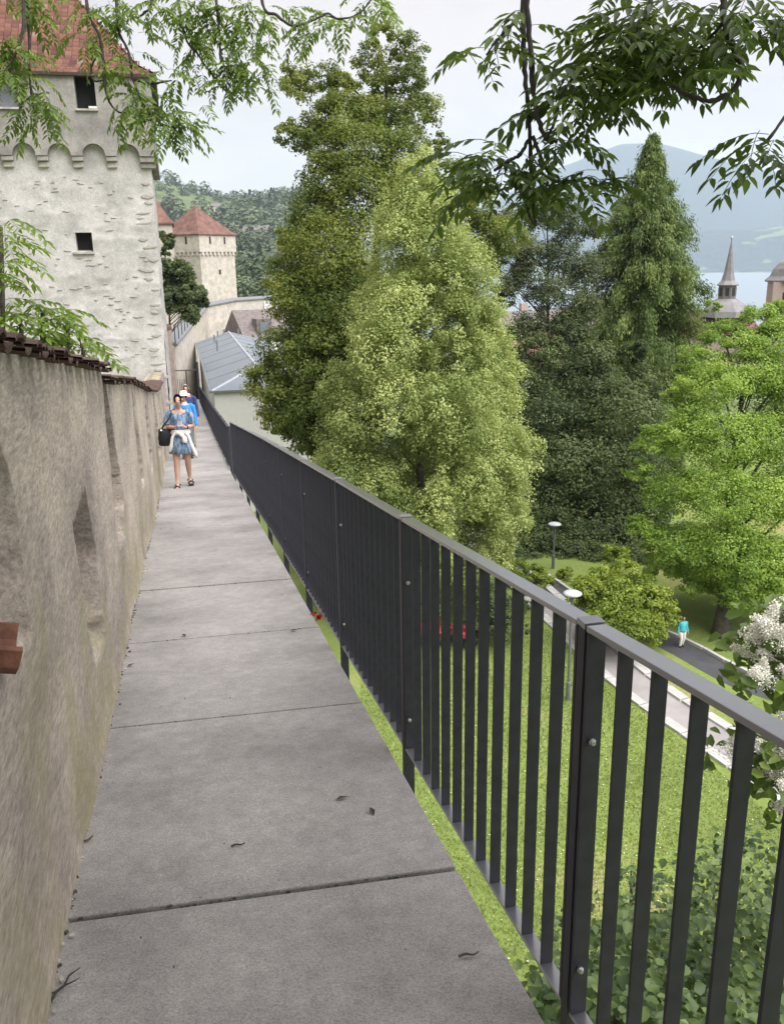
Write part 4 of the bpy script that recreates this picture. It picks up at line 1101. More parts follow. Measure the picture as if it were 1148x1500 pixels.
while lz > -9.4:
    R0 = float(np.interp(lz, [q[0] for q in zs_], [q[1] for q in zs_]))
    for q in range(6):
        a = RNG.uniform(0, 2 * math.pi); ln_ = R0 * RNG.uniform(.6, 1.42)
        m_ = int(90 + 190 * ln_); f = RNG.random(m_) ** .55
        wob = RNG.normal(0, .10 + .10 * R0 / 4, (m_, 3))
        sag = -.30 * ln_ * f ** 2 + .12 * ln_ * f - np.abs(RNG.normal(0, .30, m_)) * (.35 + f) * min(1, ln_)
        sx_ = cx_ + .45 * max(0, min(1, (lz + 9) / 20))
        PP.append(np.stack([sx_ + math.cos(a) * ln_ * f, cy_ + math.sin(a) * ln_ * f, lz + sag], 1) + wob)
        d = np.array([math.cos(a), math.sin(a), 0.2]); NN.append(unit(d * .6 + RNG.normal(size=(m_, 3)) * .5 + [0, 0, .4])); AL.append(np.tile([math.cos(a) * .35, math.sin(a) * .35, -1.0], (m_, 1)))
        TT.append(np.clip(RNG.normal(.45, .16) + RNG.normal(0, .12, m_) + .25 * (f - .6), 0, 1))
    lz -= .20
P = np.concatenate(PP); crown(co, P, np.concatenate(NN), np.concatenate(TT), RNG.uniform(.7, 1.4, len(P)) * .19, LM['conifer'], .26, along=np.concatenate(AL))
# thin dark tree with bare looking stems
k = .041
sp = [(5.846,44.15,3.196) + (24*k,), (7.328,44.23,3.487) + (26*k,), (8.799,44.13,3.147) + (26*k,), (6.564,43.26,1.918) + (26*k,), (8.278,43.68,1.579) + (28*k,), (9.415,43.49,0.929) + (26*k,), (5.959,43.33,0.355) + (22*k,), (7.522,42.82,0.028) + (28*k,), (9.059,43.04,-0.642) + (28*k,), (6.746,42.78,-1.55) + (26*k,), (8.539,42.59,-2.21) + (34*k,), (6.384,42.24,-3.437) + (26*k,), (7.858,42.19,-3.618) + (32*k,), (9.17,42.18,-3.64) + (30*k,), (8.754,44.93,4.125) + (18*k,), (5.121,44.17,1.472) + (16*k,), (5.524,43.71,-0.131) + (18*k,), (4.846,43.48,-0.917) + (16*k,), (6.54,44.03,0.97) + (20*k,), (10.06,44.56,2.827) + (18*k,)]
blob_tree('sparse_tree', 'thin leaved tree with visible dark stems between hornbeam and conifer', (7.949,41.99,-5.404)[:2], (7.698,44.53,3.807), .17, sp, 58000, .12, LM['sparse'], sub=22, subr=.3, hollow=.1, limbs=15)
k = .032
dk = [(7.135,39.6,-5.374) + (52*k,), (9.197,41,-4.134) + (50*k,), (10.42,39.65,-5.218) + (58*k,), (7.998,38.52,-7.319) + (62*k,), (10.245,38.43,-7.653) + (68*k,), (12.018,39.83,-6.393) + (34*k,), (6.978,38.01,-9.082) + (50*k,), (8.949,37.31,-9.712) + (58*k,), (11.141,37.95,-9.299) + (46*k,), (6.536,39.02,-7.407) + (44*k,), (9.669,41.38,-2.818) + (36*k,), (11.885,40.96,-4.27) + (34*k,), (10.187,37.49,-10.915) + (50*k,), (7.872,37.5,-10.877) + (40*k,), (11.884,37.48,-10.943) + (40*k,), (11.527,41.39,-2.787) + (24*k,), (6.475,36.64,-10.251) + (34*k,), (8.165,36.03,-10.553) + (36*k,), (9.792,35.94,-10.866) + (36*k,), (11.567,36.28,-11.491) + (34*k,), (12.952,37,-10.803) + (40*k,), (7.261,35.83,-11.252) + (20*k,), (6.24,40.56,-3.865) + (36*k,), (5.941,39.49,-5.745) + (40*k,), (7.108,41.41,-2.714) + (36*k,), (5.844,42.1,-2.122) + (26*k,), (8.449,42.26,-1.541) + (26*k,)]
blob_tree('dark_tree', 'dusky brownish green broadleaf tree below the conifer', (9.571,39.8,-8.297)[:2], (9.584,41.04,-3.986), .3, dk, 140000, .15, LM['dark'], sub=20, fill=20, spread=2.4, limbs=8)
k = .0234
lt_ = [(12.485,30.59,-0.537) + (34*k,), (11.446,30.46,-0.97) + (36*k,), (10.587,30.21,-1.857) + (38*k,), (9.933,29.44,-2.721) + (32*k,), (10.902,29.01,-2.404) + (54*k,), (12.434,29.47,-2.262) + (54*k,), (8.86,28.88,-4.301) + (34*k,), (9.738,28.51,-4.128) + (44*k,), (10.868,27.92,-4.03) + (62*k,), (12.371,28.3,-4.132) + (62*k,),
       (8.475,28.6,-5.288) + (26*k,), (9.257,27.81,-5.854) + (44*k,), (10.465,27.03,-5.67) + (62*k,), (12.165,27.36,-5.971) + (62*k,), (8.522,27.88,-7.041) + (30*k,), (9.275,27.13,-7.479) + (44*k,), (10.611,26.56,-7.312) + (60*k,), (12.044,26.61,-7.865) + (54*k,), (9.815,27.01,-8.632) + (30*k,), (11.19,26.33,-8.825) + (38*k,), (12.375,26.07,-9.024) + (34*k,), (8.894,27.33,-8.251) + (26*k,),
       (13.839,29.24,-3.406) + (62*k,), (13.852,27.98,-5.981) + (70*k,), (13.741,27.29,-8.375) + (60*k,), (13.606,30.52,-0.78) + (40*k,), (11.114,30.93,-0.074) + (16*k,), (14.762,30.25,-1.7) + (50*k,), (15.16,28.98,-4.314) + (60*k,), (15.343,28.22,-6.975) + (60*k,), (12.999,29.95,-1.297) + (44*k,), (11.993,30.16,-1.298) + (38*k,), (13.733,30.68,-0.219) + (30*k,), (12.999,30.89,-0.218) + (22*k,), (10.157,28.7,-3.481) + (40*k,), (13.348,29,-2.445) + (50*k,)]
blob_tree('spring_green_tree', 'bright fresh green tree with layered sprays beyond the park road', (10.793,26.6,-9.69)[:2], (12.192,30.39,-1.208), .26, lt_, 230000, .088, LM['spring'], sub=22, flat=.5, fill=24, spread=3.4, limbs=16, subr=.25, hollow=.3)
k = .0219
bu = [(6.656,26.29,-8.257) + (24*k,), (7.36,26.36,-8.016) + (24*k,), (6.122,25.96,-8.679) + (24*k,), (6.93,25.53,-8.71) + (38*k,), (7.951,25.71,-8.801) + (34*k,), (8.628,25.73,-9.472) + (24*k,), (7.238,24.95,-9.275) + (36*k,), (6.487,25.18,-9.199) + (26*k,), (8.112,25.26,-9.655) + (22*k,)]
blob_tree('leafy_bush', 'rounded bright yellow green bush behind the nearest lamp head', (7.35,25.42,-9.828)[:2], (7.092,25.78,-8.58), .07, bu, 34000, .10, LM['bush'], sub=13, fill=8, spread=1.0, limbs=6, aspect=.6, cat='bush')
b2 = [(4.468,29.18,-9.038) + (22*k,), (5.14,29.09,-9.375) + (16*k,), (3.865,29.23,-8.888) + (18*k,), (4.64,28.66,-9.409) + (16*k,)]
blob_tree('leafy_bush', 'small light green bush at the foot of the hornbeam', (4.504,28.98,-9.737)[:2], (4.513,29.14,-9.201), .05, b2, 9000, .10, LM['bush'], sub=10, limbs=4, cat='bush')
b3 = [(2.942,26.64,-9.2) + (26*k,), (3.805,26.39,-9.352) + (22*k,), (3.349,25.88,-9.674) + (22*k,), (2.733,26.27,-9.761) + (20*k,), (4.247,26.85,-9.189) + (16*k,), (4.253,26.05,-9.812) + (10*k,)]
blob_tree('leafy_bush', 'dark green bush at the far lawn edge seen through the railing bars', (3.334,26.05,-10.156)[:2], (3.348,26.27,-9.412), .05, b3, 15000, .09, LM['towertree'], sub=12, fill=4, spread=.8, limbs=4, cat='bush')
for i, (c, lb) in enumerate((((0.924,26.53,-9.597), 'low red flowering plant, farthest from the path, at the lawn end'), ((1.449,26.32,-9.591), 'low red flowering plant in the middle of the lawn end bed'), ((2.274,26.11,-9.61), 'low red flowering plant beside the dark green bush'))):
    root = empty('red_flower_plant', (c[0], c[1], GROUND), label=lb, cat='plant', group='red flowers at the lawn end')
    g = [(c[0], c[1], GROUND + .3, .35), (c[0] + .25, c[1] + .2, GROUND + .25, .3)]
    P, Nn, T_ = blobs_to_points(g, 2200, sub=10); crown(root, P, Nn, T_, RNG.uniform(.7, 1.3, len(P)) * .07, LM['dark'], .6, name='foliage')
    P, Nn, T_ = blobs_to_points([(q[0], q[1] - .1, q[2] + .28, q[3] * .8) for q in g], 700, sub=8); crown(root, P, Nn, T_, RNG.uniform(.7, 1.3, len(P)) * .06, M['redflower'], .8, name='blossom')
k = .03
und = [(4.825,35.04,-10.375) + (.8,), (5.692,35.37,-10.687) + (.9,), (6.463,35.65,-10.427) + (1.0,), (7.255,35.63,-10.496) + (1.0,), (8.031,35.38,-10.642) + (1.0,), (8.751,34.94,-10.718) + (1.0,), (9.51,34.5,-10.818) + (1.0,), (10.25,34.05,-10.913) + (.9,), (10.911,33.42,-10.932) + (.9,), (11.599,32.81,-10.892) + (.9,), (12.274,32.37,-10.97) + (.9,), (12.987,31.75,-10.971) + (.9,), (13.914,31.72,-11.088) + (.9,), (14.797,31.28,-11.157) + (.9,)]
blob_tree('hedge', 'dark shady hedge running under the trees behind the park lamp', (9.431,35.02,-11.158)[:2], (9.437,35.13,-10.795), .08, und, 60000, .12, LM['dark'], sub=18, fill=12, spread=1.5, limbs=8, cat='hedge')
b4 = [(4.355,31.51,-9.992) + (.38,), (5.924,31.76,-10.223) + (.33,), (6.744,32.16,-10.273) + (.3,), (7.295,31.72,-10.347) + (.28,), (5.484,32,-10.081) + (.35,)]
blob_tree('leafy_bush', 'low bright green ground shrubs in front of the shady hedge by the lamp', (5.954,31.87,-10.549)[:2], (5.959,31.94,-10.294), .04, b4, 12000, .09, LM['bush'], sub=10, limbs=4, cat='bush')
k = .0375
tt = [(-12.153,50.35,3.077) + (11*k,), (-12.294,49.9,1.494) + (14*k,), (-11.4,49.79,1.118) + (20*k,), (-10.669,49.48,0.025) + (19*k,), (-11.799,49.4,-0.245) + (20*k,), (-10.836,49.21,-0.909) + (15*k,), (-10.152,49.35,-0.416) + (8*k,), (-12.521,50.04,0.182) + (13*k,), (-12.279,50.13,2.286) + (9*k,)]
blob_tree('town_tree', 'dark leaning tree growing out beside the right corner of the big tower', (-12.346,49.7,-1.357)[:2], (-12.255,50.34,2.288), .14, tt, 24000, .17, LM['towertree'], sub=12, flat=.8, fill=6, spread=1.0, limbs=8)

# woods on the hill: the trees that can be told apart, and the rest as one mass
def small_tree(conifer, h, seed, n):
    rg = np.random.default_rng(seed)
    if conifer:
        z = rg.random(n) ** .8; r = (1 - z) * .24 * (.75 + .5 * rg.random(n)); z = .08 + z * .92
    else:
        z = rg.random(n); r = .40 * np.sqrt(np.maximum(0, 1 - (2 * z - 1) ** 2)) * (.7 + .45 * rg.random(n)); z = .18 + z * .82
    a = rg.random(n) * 2 * math.pi
    P = np.stack([r * np.cos(a), r * np.sin(a), z], 1) * h
    Nn = unit(np.stack([np.cos(a), np.sin(a), .5 + z * 1.2], 1) + rg.normal(size=(n, 3)) * .35)
    return P, Nn
pos = []
for r in np.geomspace(230, 1150, 46):
    for a in np.arange(-27, -3.0, 620.0 / r * .75):
        rr = r * RNG.uniform(.97, 1.03); aa = a + RNG.normal(0, .25); ax = math.tan(math.radians(aa))
        if 800 < rr < 985 and -.262 < ax < -.155 and vnoise(np.array(ax * 60 + 7), np.array(rr / 50), 61) < .74: continue
        if rr < 560 and vnoise(np.array(ax * 40), np.array(rr / 80), 62) > .66: continue
        pos.append((ax, rr))
V = []; F = []; T_ = []; nq = 0
for i, (ax, rr) in enumerate(pos):
    x, y, z = on_hill(ax, rr); con = RNG.random() < .3; h = RNG.uniform(10, 21) * (.8 if rr > 1000 else 1)
    m_ = int(min(600, max(90, 70 * (900 / rr) ** 1.6))); P, Nn = small_tree(con, h, i, m_); v, f = leaf_quads(P + [x, y, z - 1], Nn, RNG.uniform(.75, 1.3, m_) * h * 1.65 / math.sqrt(m_), .85)
    V.append(v); F.append(f + nq); nq += len(v); T_.append(np.clip(np.repeat(RNG.normal(.3 if con else .55, .2) + RNG.normal(0, .12, m_), 4), 0, 1))
link('hill_wood', arr_mesh('hill_wood', np.concatenate(V), np.concatenate(F), LM['hill'], attr=np.concatenate(T_)), kind='stuff')
for i, (ax, rr, con, h, lb) in enumerate(((-.222, 700, 1, 24, 'dark pointed conifer on the meadow left of the distant tower roof'), (-.231, 690, 1, 19, 'shorter pointed conifer next to the tall one on the meadow'), (-.152, 300, 1, 10, 'dark conifer rising above the far town wall'), (-.170, 380, 0, 13, 'pale round tree beside the distant tower'), (-.145, 430, 0, 17, 'round green tree on the hill above the town wall'))):
    x, y, z = on_hill(ax, rr); root = empty('conifer_tree' if con else 'round_tree', (x, y, z - 1), label=lb, cat='tree')
    P, Nn = small_tree(con, h, 900 + i, 1500)
    crown(root, P + np.array(root.location), Nn, np.clip(RNG.normal(.35 if con else .6, .2, 1500), 0, 1), RNG.uniform(.7, 1.3, 1500) * h * .05, LM['hill'], .7)
    mb = MB(); mb.tube([(0, 0, 0), (0, 0, h * .5)], [h * .03, h * .015], 6); mb.build('trunk', M['bark'], root)

# ---------------------------------------------------------------- near plants below and over the railing
def single_leaf(name, mat, aspect, tint):
    V, F = leaf_halves(np.zeros((1, 3)), np.array([[0, 0, 1.0]]), 1.0, aspect, along=np.array([[6.0, 0, 0]]))
    return arr_mesh(name, V, F, mat, attr=np.full(6, tint))
def lay_leaves(root, P, Nn, T_, size, mat, aspect, n_near, name='leaf'):
    """the leaves nearest the walkway as objects, the others as one mesh"""
    d = np.linalg.norm(P - np.array([0, 0, EYE]), axis=1); order = np.argsort(d); near, rest = order[:n_near], order[n_near:]
    kinds = [single_leaf(name, mat, aspect, q) for q in (.15, .3, .45, .6, .75, .95)]
    o = np.array(root.location)
    for i in near:
        n_ = Vector(Nn[i]); t_ = Vector(RNG.normal(size=3) + np.array([0, 0, -.5])); t_ = (t_ - n_ * t_.dot(n_)).normalized(); b_ = n_.cross(t_)
        ob = link(name, kinds[min(5, int(T_[i] * 6))], root)
        s_ = float(size[i])
        ob.matrix_local = Matrix.Translation(Vector(P[i] - o)) @ Matrix((t_, b_, n_)).transposed().to_4x4() @ Matrix.Diagonal((s_, s_, s_, 1))
    if len(rest):
        g = crown(root, P[rest], Nn[rest], T_[rest], size[rest], mat, aspect, near=True, name='foliage')
        g['kind'] = 'stuff'
sb = [(1.004,3.772,-2.242) + (.55,), (1.297,4.228,-2.463) + (.55,), (1.757,4.916,-2.965) + (.6,), (2.382,5.794,-3.53) + (.7,), (3.164,6.689,-4.037) + (.8,), (3.914,7.582,-4.551) + (.9,), (2.858,5.321,-3.366) + (.7,), (2.238,4.687,-3.038) + (.6,), (1.68,4.17,-2.665) + (.55,), (1.544,5.871,-3.987) + (.7,), (1.971,6.608,-4.318) + (.7,), (2.761,7.844,-5.087) + (.7,), (1.032,4.95,-3.572) + (.6,), (3.607,6.219,-3.861) + (.9,), (2.317,3.985,-2.586) + (.7,), (1.265,3.611,-2.44) + (.6,), (1.697,3.608,-2.447) + (.6,), (1.368,6.582,-5.133) + (.6,), (3.833,8.917,-5.336) + (.35,), (2.808,8.933,-5.279) + (.28,), (3.674,9.391,-5.497) + (.25,)]
iv = empty('ivy_shrub', (2.468,6.554,-4.506)[:2] + (GROUND,), label='tangled ivy covered shrub growing up below the near end of the railing', cat='shrub')
fillb = [(x + RNG.normal(0, .4), y + RNG.normal(0, .4), z - RNG.uniform(.6, 1.6), r) for x, y, z, r in sb for _ in range(2)]
P, Nn, T_ = blobs_to_points(sb + fillb, 26000, sub=24, flat=.75, hollow=.4, subr=.2, tint_sd=.17)
P[:, 2] -= .35
keep = (P[:, 0] * DY - P[:, 1] * DX) > 1.0
P, Nn, T_ = P[keep], unit(Nn[keep] + [0, -.25, .5]), T_[keep]
lay_leaves(iv, P, Nn, T_, RNG.uniform(.45, 1.2, len(P)) * .082, LM['ivy'], .85, 300)
o = Vector(iv.location)
mb = MB()
for q in range(24):
    a = Vector(sb[q % len(sb)][:3]) - o; f = Vector((a.x * .35 + random.uniform(-.3, .3), a.y * .35, 0))
    mb.tube(spline([f, f.lerp(a, .5) + Vector((random.uniform(-.4, .4), random.uniform(-.4, .4), .3)), a + Vector((0, 0, -.2))], 4), [.05] + [.03] * 7 + [.008], 5)
mb.build('stem', M['bark'], iv)
# shrubby tufts along the foot of the wall between walkway and lawn
ft = empty('wall_foot_shrub', WZ(5, 1.6, GROUND), label='low creeper on the grass strip close under the walkway edge', cat='shrub')
g = [tuple(WZ(s, random.uniform(1.0, 1.5), GROUND + .1)) + (random.uniform(.25, .45),) for s in np.arange(2, 15, .8)]
P, Nn, T_ = blobs_to_points(g, 7000, sub=8, flat=.5); crown(ft, P, Nn, T_, RNG.uniform(.6, 1.2, 7000) * .07, LM['bush'], .7, name='foliage')

# ---------------------------------------------------------------- people
def skinned(name, verts, edges, radii, root_i, mat, parent, levels=2):
    me = bpy.data.meshes.new(name); me.from_pydata(verts, edges, [])
    tmp = bpy.data.objects.new(name, me); COL.objects.link(tmp)
    sk = tmp.modifiers.new('skin', 'SKIN'); sk.use_smooth_shade = True; sk.branch_smoothing = .4
    for i, d in enumerate(me.skin_vertices[0].data):
        r = radii[i]; d.radius = r if hasattr(r, '__len__') else (r, r); d.use_root = (i == root_i)
    ss = tmp.modifiers.new('sub', 'SUBSURF'); ss.levels = levels; ss.render_levels = levels
    dg = bpy.context.evaluated_depsgraph_get(); dg.update()
    m2 = bpy.data.meshes.new_from_object(tmp.evaluated_get(dg)); m2.name = name
    bpy.data.objects.remove(tmp)
    m2.materials.clear(); m2.materials.append(mat)
    m2.polygons.foreach_set('use_smooth', [True] * len(m2.polygons))
    return link(name, m2, parent)
def ell(c, rx, ry, n=16, wob=0.0, k=0, tilt=0.0):
    return [(c[0] + rx * math.cos(2 * math.pi * q / n) * (1 + wob * math.cos(k * 2 * math.pi * q / n)), c[1] + ry * math.sin(2 * math.pi * q / n) * (1 + wob * math.cos(k * 2 * math.pi * q / n)), c[2] + tilt * math.sin(2 * math.pi * q / n)) for q in range(n)]
SKIN = plain('skin', (0.50, 0.30, 0.22), 0.55, var=.05)
SKIN2 = plain('sunburnt_skin', (0.52, 0.25, 0.19), 0.55, var=.05)
HAIR = plain('dark_hair', (0.025, 0.018, 0.015), 0.45, var=.3, scale=40)
GREYH = plain('grey_hair', (0.45, 0.43, 0.41), 0.6, var=.2, scale=40)
LIP = plain('lips', (0.38, 0.13, 0.12), 0.5); EYE_M = plain('eyes', (0.03, 0.02, 0.02), 0.2); BLACK = plain('black_fabric', (0.015, 0.016, 0.022), 0.7)
BLUE = plain('blue_jacket', (0.03, 0.22, 0.62), 0.7, var=.15, scale=12); NAVY = plain('navy_jacket', (0.03, 0.045, 0.13), 0.8, var=.2); PINK = plain('salmon_shirt', (0.70, 0.24, 0.22), 0.8)
TROU = plain('grey_trousers', (0.17, 0.17, 0.18), 0.85); TAN = plain('beige_trousers', (0.42, 0.36, 0.28), 0.85); CREAM = plain('cream_cardigan', (0.74, 0.72, 0.68), 0.85, var=.08, scale=25); HATM = plain('pale_sun_hat', (0.74, 0.69, 0.58), 0.85)
SHOE = plain('dark_sandal', (0.03, 0.025, 0.022), 0.6); TEAL = plain('turquoise_shirt', (0.07, 0.45, 0.52), 0.8)
def dress_mat():
    m, t, b, o = node_mat('blue_patterned_dress')
    s1 = tex(t, 'noise', 26, stretch=(1, 1, .22), detail=2); v = tex(t, 'voronoi', 38)
    c = ramp(t, s1, [(.40, (0.055, 0.10, 0.19)), (.5, (0.12, 0.19, 0.30)), (.58, (0.24, 0.31, 0.40))])
    c = mixc(t, ramp(t, v, [(.12, .75), (.22, 0)]), c, (0.42, 0.46, 0.5))
    t.links.new(c, b.inputs['Base Color']); b.inputs['Roughness'].default_value = .85
    return m
DRESS = dress_mat()
def body(root, H, arms, legs, skin, head_fwd=.0, name='body'):
    """one continuous skin-modifier figure facing local -y; arms / legs: joint lists per side"""
    f = H / 1.6
    V = []; E_ = []; R_ = []
    def add(p, r, par=None):
        V.append(tuple(q * f for q in p)); R_.append(tuple(q * f for q in r) if hasattr(r, '__len__') else r * f)
        if par is not None: E_.append((par, len(V) - 1))
        return len(V) - 1
    pel = add((0, 0, .88), (.125, .09)); wai = add((0, 0, 1.0), (.105, .078), pel); che = add((0, .005, 1.17), (.125, .085), wai); up_ = add((0, .012, 1.27), (.10, .06), che)
    nk = add((0, .005 - head_fwd * .2, 1.345), .043, up_); jw = add((0, -.022 - head_fwd, 1.40), (.048, .055), nk); hd = add((0, -.018 - head_fwd, 1.475), (.070, .083), jw); tp = add((0, -.005 - head_fwd * .8, 1.555), (.048, .058), hd)
    ns_ = add((0, -.098 - head_fwd * 1.1, 1.455), .010, hd)
    for sx, side in ((-1, 'R'), (1, 'L')):
        A = arms[side]
        sh = add((sx * .145, .01, 1.265), .048, up_); el = add(A[0], .036, sh); m1 = add(tuple((A[0][q] * .55 + A[1][q] * .45) for q in range(3)), .034, el); wr = add(A[1], .022, m1); pa = add(A[2], (.030, .018), wr)
        d = Vector(A[2]) - Vector(A[1]); d.normalize(); s_ = Vector(A[3]).normalized(); cu = d.cross(s_) * (1 if sx > 0 else -1)
        for q in range(4):
            b0 = Vector(A[2]) + s_ * (.021 - q * .014) + d * .02; ln_ = (.060, .070, .066, .052)[q]
            k1 = add(tuple(b0 + d * ln_ * .35), .0088, pa); k2 = add(tuple(b0 + d * ln_ * .65 + cu * .014), .008, k1); add(tuple(b0 + d * ln_ * .8 + cu * .034), .007, k2)
        b0 = Vector(A[1]) * .4 + Vector(A[2]) * .6 + s_ * .028
        k1 = add(tuple(b0 + s_ * .012 + d * .012), .010, pa); add(tuple(b0 + s_ * .014 + d * .045 + cu * .012), .0085, k1)
        G = legs[side]
        hp_ = add((sx * .082, 0, .84), .088, pel); th = add(tuple((Vector((sx * .085, 0, .84)) * .5 + Vector(G[0]) * .5)), .080, hp_); kn = add(G[0], .056, th); cf = add(tuple(Vector(G[0]) * .62 + Vector(G[1]) * .38 + Vector((0, .018, 0))), .054, kn); an = add(G[1], .030, cf)
        hl = add((G[1][0], G[1][1] + .025, G[1][2] - .045), .026, an); bl = add((G[1][0] + sx * .015, G[1][1] - .10, G[2]), (.036, .022), an); add((G[1][0] + sx * .02, G[1][1] - .165, G[2] - .004), (.030, .016), bl)
    return skinned(name, V, E_, R_, 0, skin, root), f
def face(root, f, head_fwd, hair, brow=True, cover='hair', ears=SKIN):
    c = Vector((0, -.015 - head_fwd, 1.485))
    def P_(x, y, z): return Vector((c.x + x, c.y + y, c.z + z)) * f
    for sx in (-1, 1):
        mb = MB(); mb.tube([P_(sx * .030, -.072, .0), P_(sx * .030, -.083, .0), P_(sx * .030, -.087, 0)], [.010 * f, .010 * f, .004 * f], 8); mb.build('eye', EYE_M, root)
        mb = MB(); mb.tube([P_(sx * .014, -.086, .024), P_(sx * .03, -.085, .028), P_(sx * .046, -.072, .022)], [.003 * f, .0038 * f, .002 * f], 5); mb.build('eyebrow', hair, root)
        mb = MB(); mb.tube([P_(sx * .068, .005, -.028), P_(sx * .078, .012, .0), P_(sx * .07, .015, .022)], [.009 * f, .014 * f, .006 * f], 6); mb.build('ear', ears, root, smooth=True)
    mb = MB(); mb.tube([P_(-.024, -.070, -.062), P_(-.008, -.080, -.058), P_(.008, -.080, -.058), P_(.024, -.070, -.062)], [.003 * f, .008 * f, .008 * f, .003 * f], 6); mb.build('mouth', LIP, root)
    mb = MB(); rows, cols = 9, 20; idx = {}
    for i in range(rows):
        th = .02 + i * (math.pi * .66) / (rows - 1)
        for j in range(cols):
            ph = 2 * math.pi * j / cols; fr = math.cos(ph + math.pi / 2)   # 1 at the face
            lim = .52 + 1.6 * min(1, max(0, (.42 - fr) / .6))
            t_ = min(th, lim); j_ = 1.06 + .03 * math.sin(j * 5 + i)
            idx[i, j] = P_(.064 * j_ * math.sin(t_) * math.cos(ph), .092 * j_ * math.sin(t_) * math.sin(ph) + .014, .098 * j_ * math.cos(t_))
    mb.loft([[idx[i, j] for j in range(cols)] for i in range(rows)], cap0=True)
    return mb.build(cover, hair, root, smooth=True)

# woman in the patterned dress looking at her telephone
wp = W(14.84, -0.11); wo = empty('person', wp, -AZ, label='woman in a blue patterned dress walking towards us while reading her phone', cat='person')
legs = {'R': ((-.095, -.07, .47), (-.11, -.12, .085), .026), 'L': ((.085, .0, .47), (.095, .14, .11), .035)}
arms = {'R': ((-.205, .03, 1.03), (-.075, -.19, 1.055), (-.035, -.225, 1.085), (.3, -.2, .9)), 'L': ((.205, .03, 1.03), (.085, -.185, 1.045), (.045, -.225, 1.08), (-.3, -.2, .9))}
_, f = body(wo, 1.6, arms, legs, SKIN, head_fwd=.045)
hr = face(wo, f, .045, HAIR)
mb = MB(); mb.tube([(0, .10, 1.50), (0, .13, 1.46), (0, .12, 1.40)], [.03, .045, .02], 8); mb.build('hair_knot', HAIR, hr, smooth=True)
mb = MB(); prof = [(1.305, .098, .052, 0), (1.285, .135, .075, 0), (1.23, .158, .098, 0), (1.15, .150, .108, 0), (1.04, .128, .095, 0), (.97, .135, .10, .01), (.86, .165, .125, .03), (.74, .192, .165, .05), (.60, .215, .19, .07), (.598, .21, .185, .07)]
mb.loft([ell((0, .005, z), a, b, 28, w_, 7, tilt=(.035 if z > 1.25 else 0)) for z, a, b, w_ in prof])
mb.build('dress', DRESS, wo, smooth=True)
for sx in (-1, 1):
    mb = MB(); mb.tube([(sx * .105, .008, 1.285), (sx * .165, .012, 1.25), (sx * .185, .02, 1.17), (sx * .20, .026, 1.10)], [.05, .064, .066, .07], 12, caps=False); mb.build('sleeve', DRESS, wo, smooth=True)
    G = legs['R' if sx < 0 else 'L'][1]
    mb = MB(); mb.box((G[0] + sx * .014, G[1] - .055, .012), (.085, .25, .024)); mb.box((G[0] + sx * .014, G[1] - .055 + .0, .030), (.078, .235, .012))
    mb.tube([(G[0] - .05 + sx * .015, G[1] - .09, .03), (G[0] + sx * .015, G[1] - .095, .072), (G[0] + .05 + sx * .015, G[1] - .09, .03)], .014, 6)
    mb.tube([(G[0] - .042, G[1] + .01, .06), (G[0], G[1] - .04, .105), (G[0] + .042, G[1] + .01, .06), (G[0], G[1] + .052, .075), (G[0] - .042, G[1] + .01, .06)], .012, 6)
    o = mb.build('sandal', SHOE, wo); 
    if sx > 0: o.location.z = .012
mb = MB(); mb.tube([(.118, -.13, 1.04), (.10, -.158, 1.04)], .029, 10); mb.build('wristwatch', BLACK, wo)
cg = MB()
cg.loft([ell((0, .005, z), a, b, 24, .04, 5) for z, a, b in ((.99, .142, .11), (.965, .158, .125), (.925, .165, .13), (.90, .15, .118))])
kn_ = cg.build('tied_cardigan', CREAM, wo, smooth=True)
mb = MB(); mb.tube(spline([(-.06, -.125, .95), (0, -.16, .93), (.05, -.165, .88), (.06, -.165, .82), (.055, -.16, .79)], 4), [.025] * 4 + [.035] * 5 + [.045] * 4 + [.04] * 3 + [.02], 8); mb.build('knot', CREAM, kn_, smooth=True)
for x0, x1 in ((.13, .24), (-.13, -.20)):
    mb = MB(); mb.tube(spline([(x0 * .6, -.12, .95), (x0, -.12, .88), (x0 * 1.25, -.11, .74), (x1, -.07, .50 if x0 > 0 else .62)], 5), [.022] * 5 + [.026] * 5 + [.032] * 5 + [.016], 8); mb.build('hanging_sleeve', CREAM, kn_, smooth=True)
ph_ = empty('phone', wp + Matrix.Rotation(-AZ, 3, 'Z') @ Vector((.004, -.265, 1.125)), -AZ, label='pale mobile phone held in both hands by the woman in the dress', cat='phone')
mb = MB(); mb.box((0, 0, 0), (.07, .012, .14), Matrix.Rotation(rad(-62), 3, 'X')); mb.build('case', M['shutter'], ph_, bevel=.004)
mb = MB(); mb.box((0, .006, .008), (.062, .004, .130), Matrix.Rotation(rad(-62), 3, 'X')); mb.build('screen', M['glass'], ph_)
bgp = wp + Matrix.Rotation(-AZ, 3, 'Z') @ Vector((-.235, .02, .0))
ba = empty('handbag', bgp + Vector((0, 0, .72)), -AZ, label='black shoulder bag hanging at the side of the woman in the dress', cat='bag')
mb = MB(); mb.loft([ell((0, 0, z), a, b, 16, .0) for z, a, b in ((0, .10, .045), (.02, .13, .06), (.16, .128, .062), (.27, .115, .05), (.285, .105, .03))], cap0=True, cap1=True); mb.build('pouch', BLACK, ba, smooth=True)
mb = MB(); mb.tube(spline([(-.07, 0, .27), (-.02, -.04, .36), (.07, -.09, .46), (.12, -.05, .565), (.115, .05, .56), (.03, .06, .40), (-.06, .02, .28)], 6), .011, 6); mb.build('strap', BLACK, ba, smooth=True)
mb = MB(); mb.tube([(-.07, -.045, .265), (-.07, -.06, .275)], .016, 8); mb.build('buckle', M['steel'], ba)

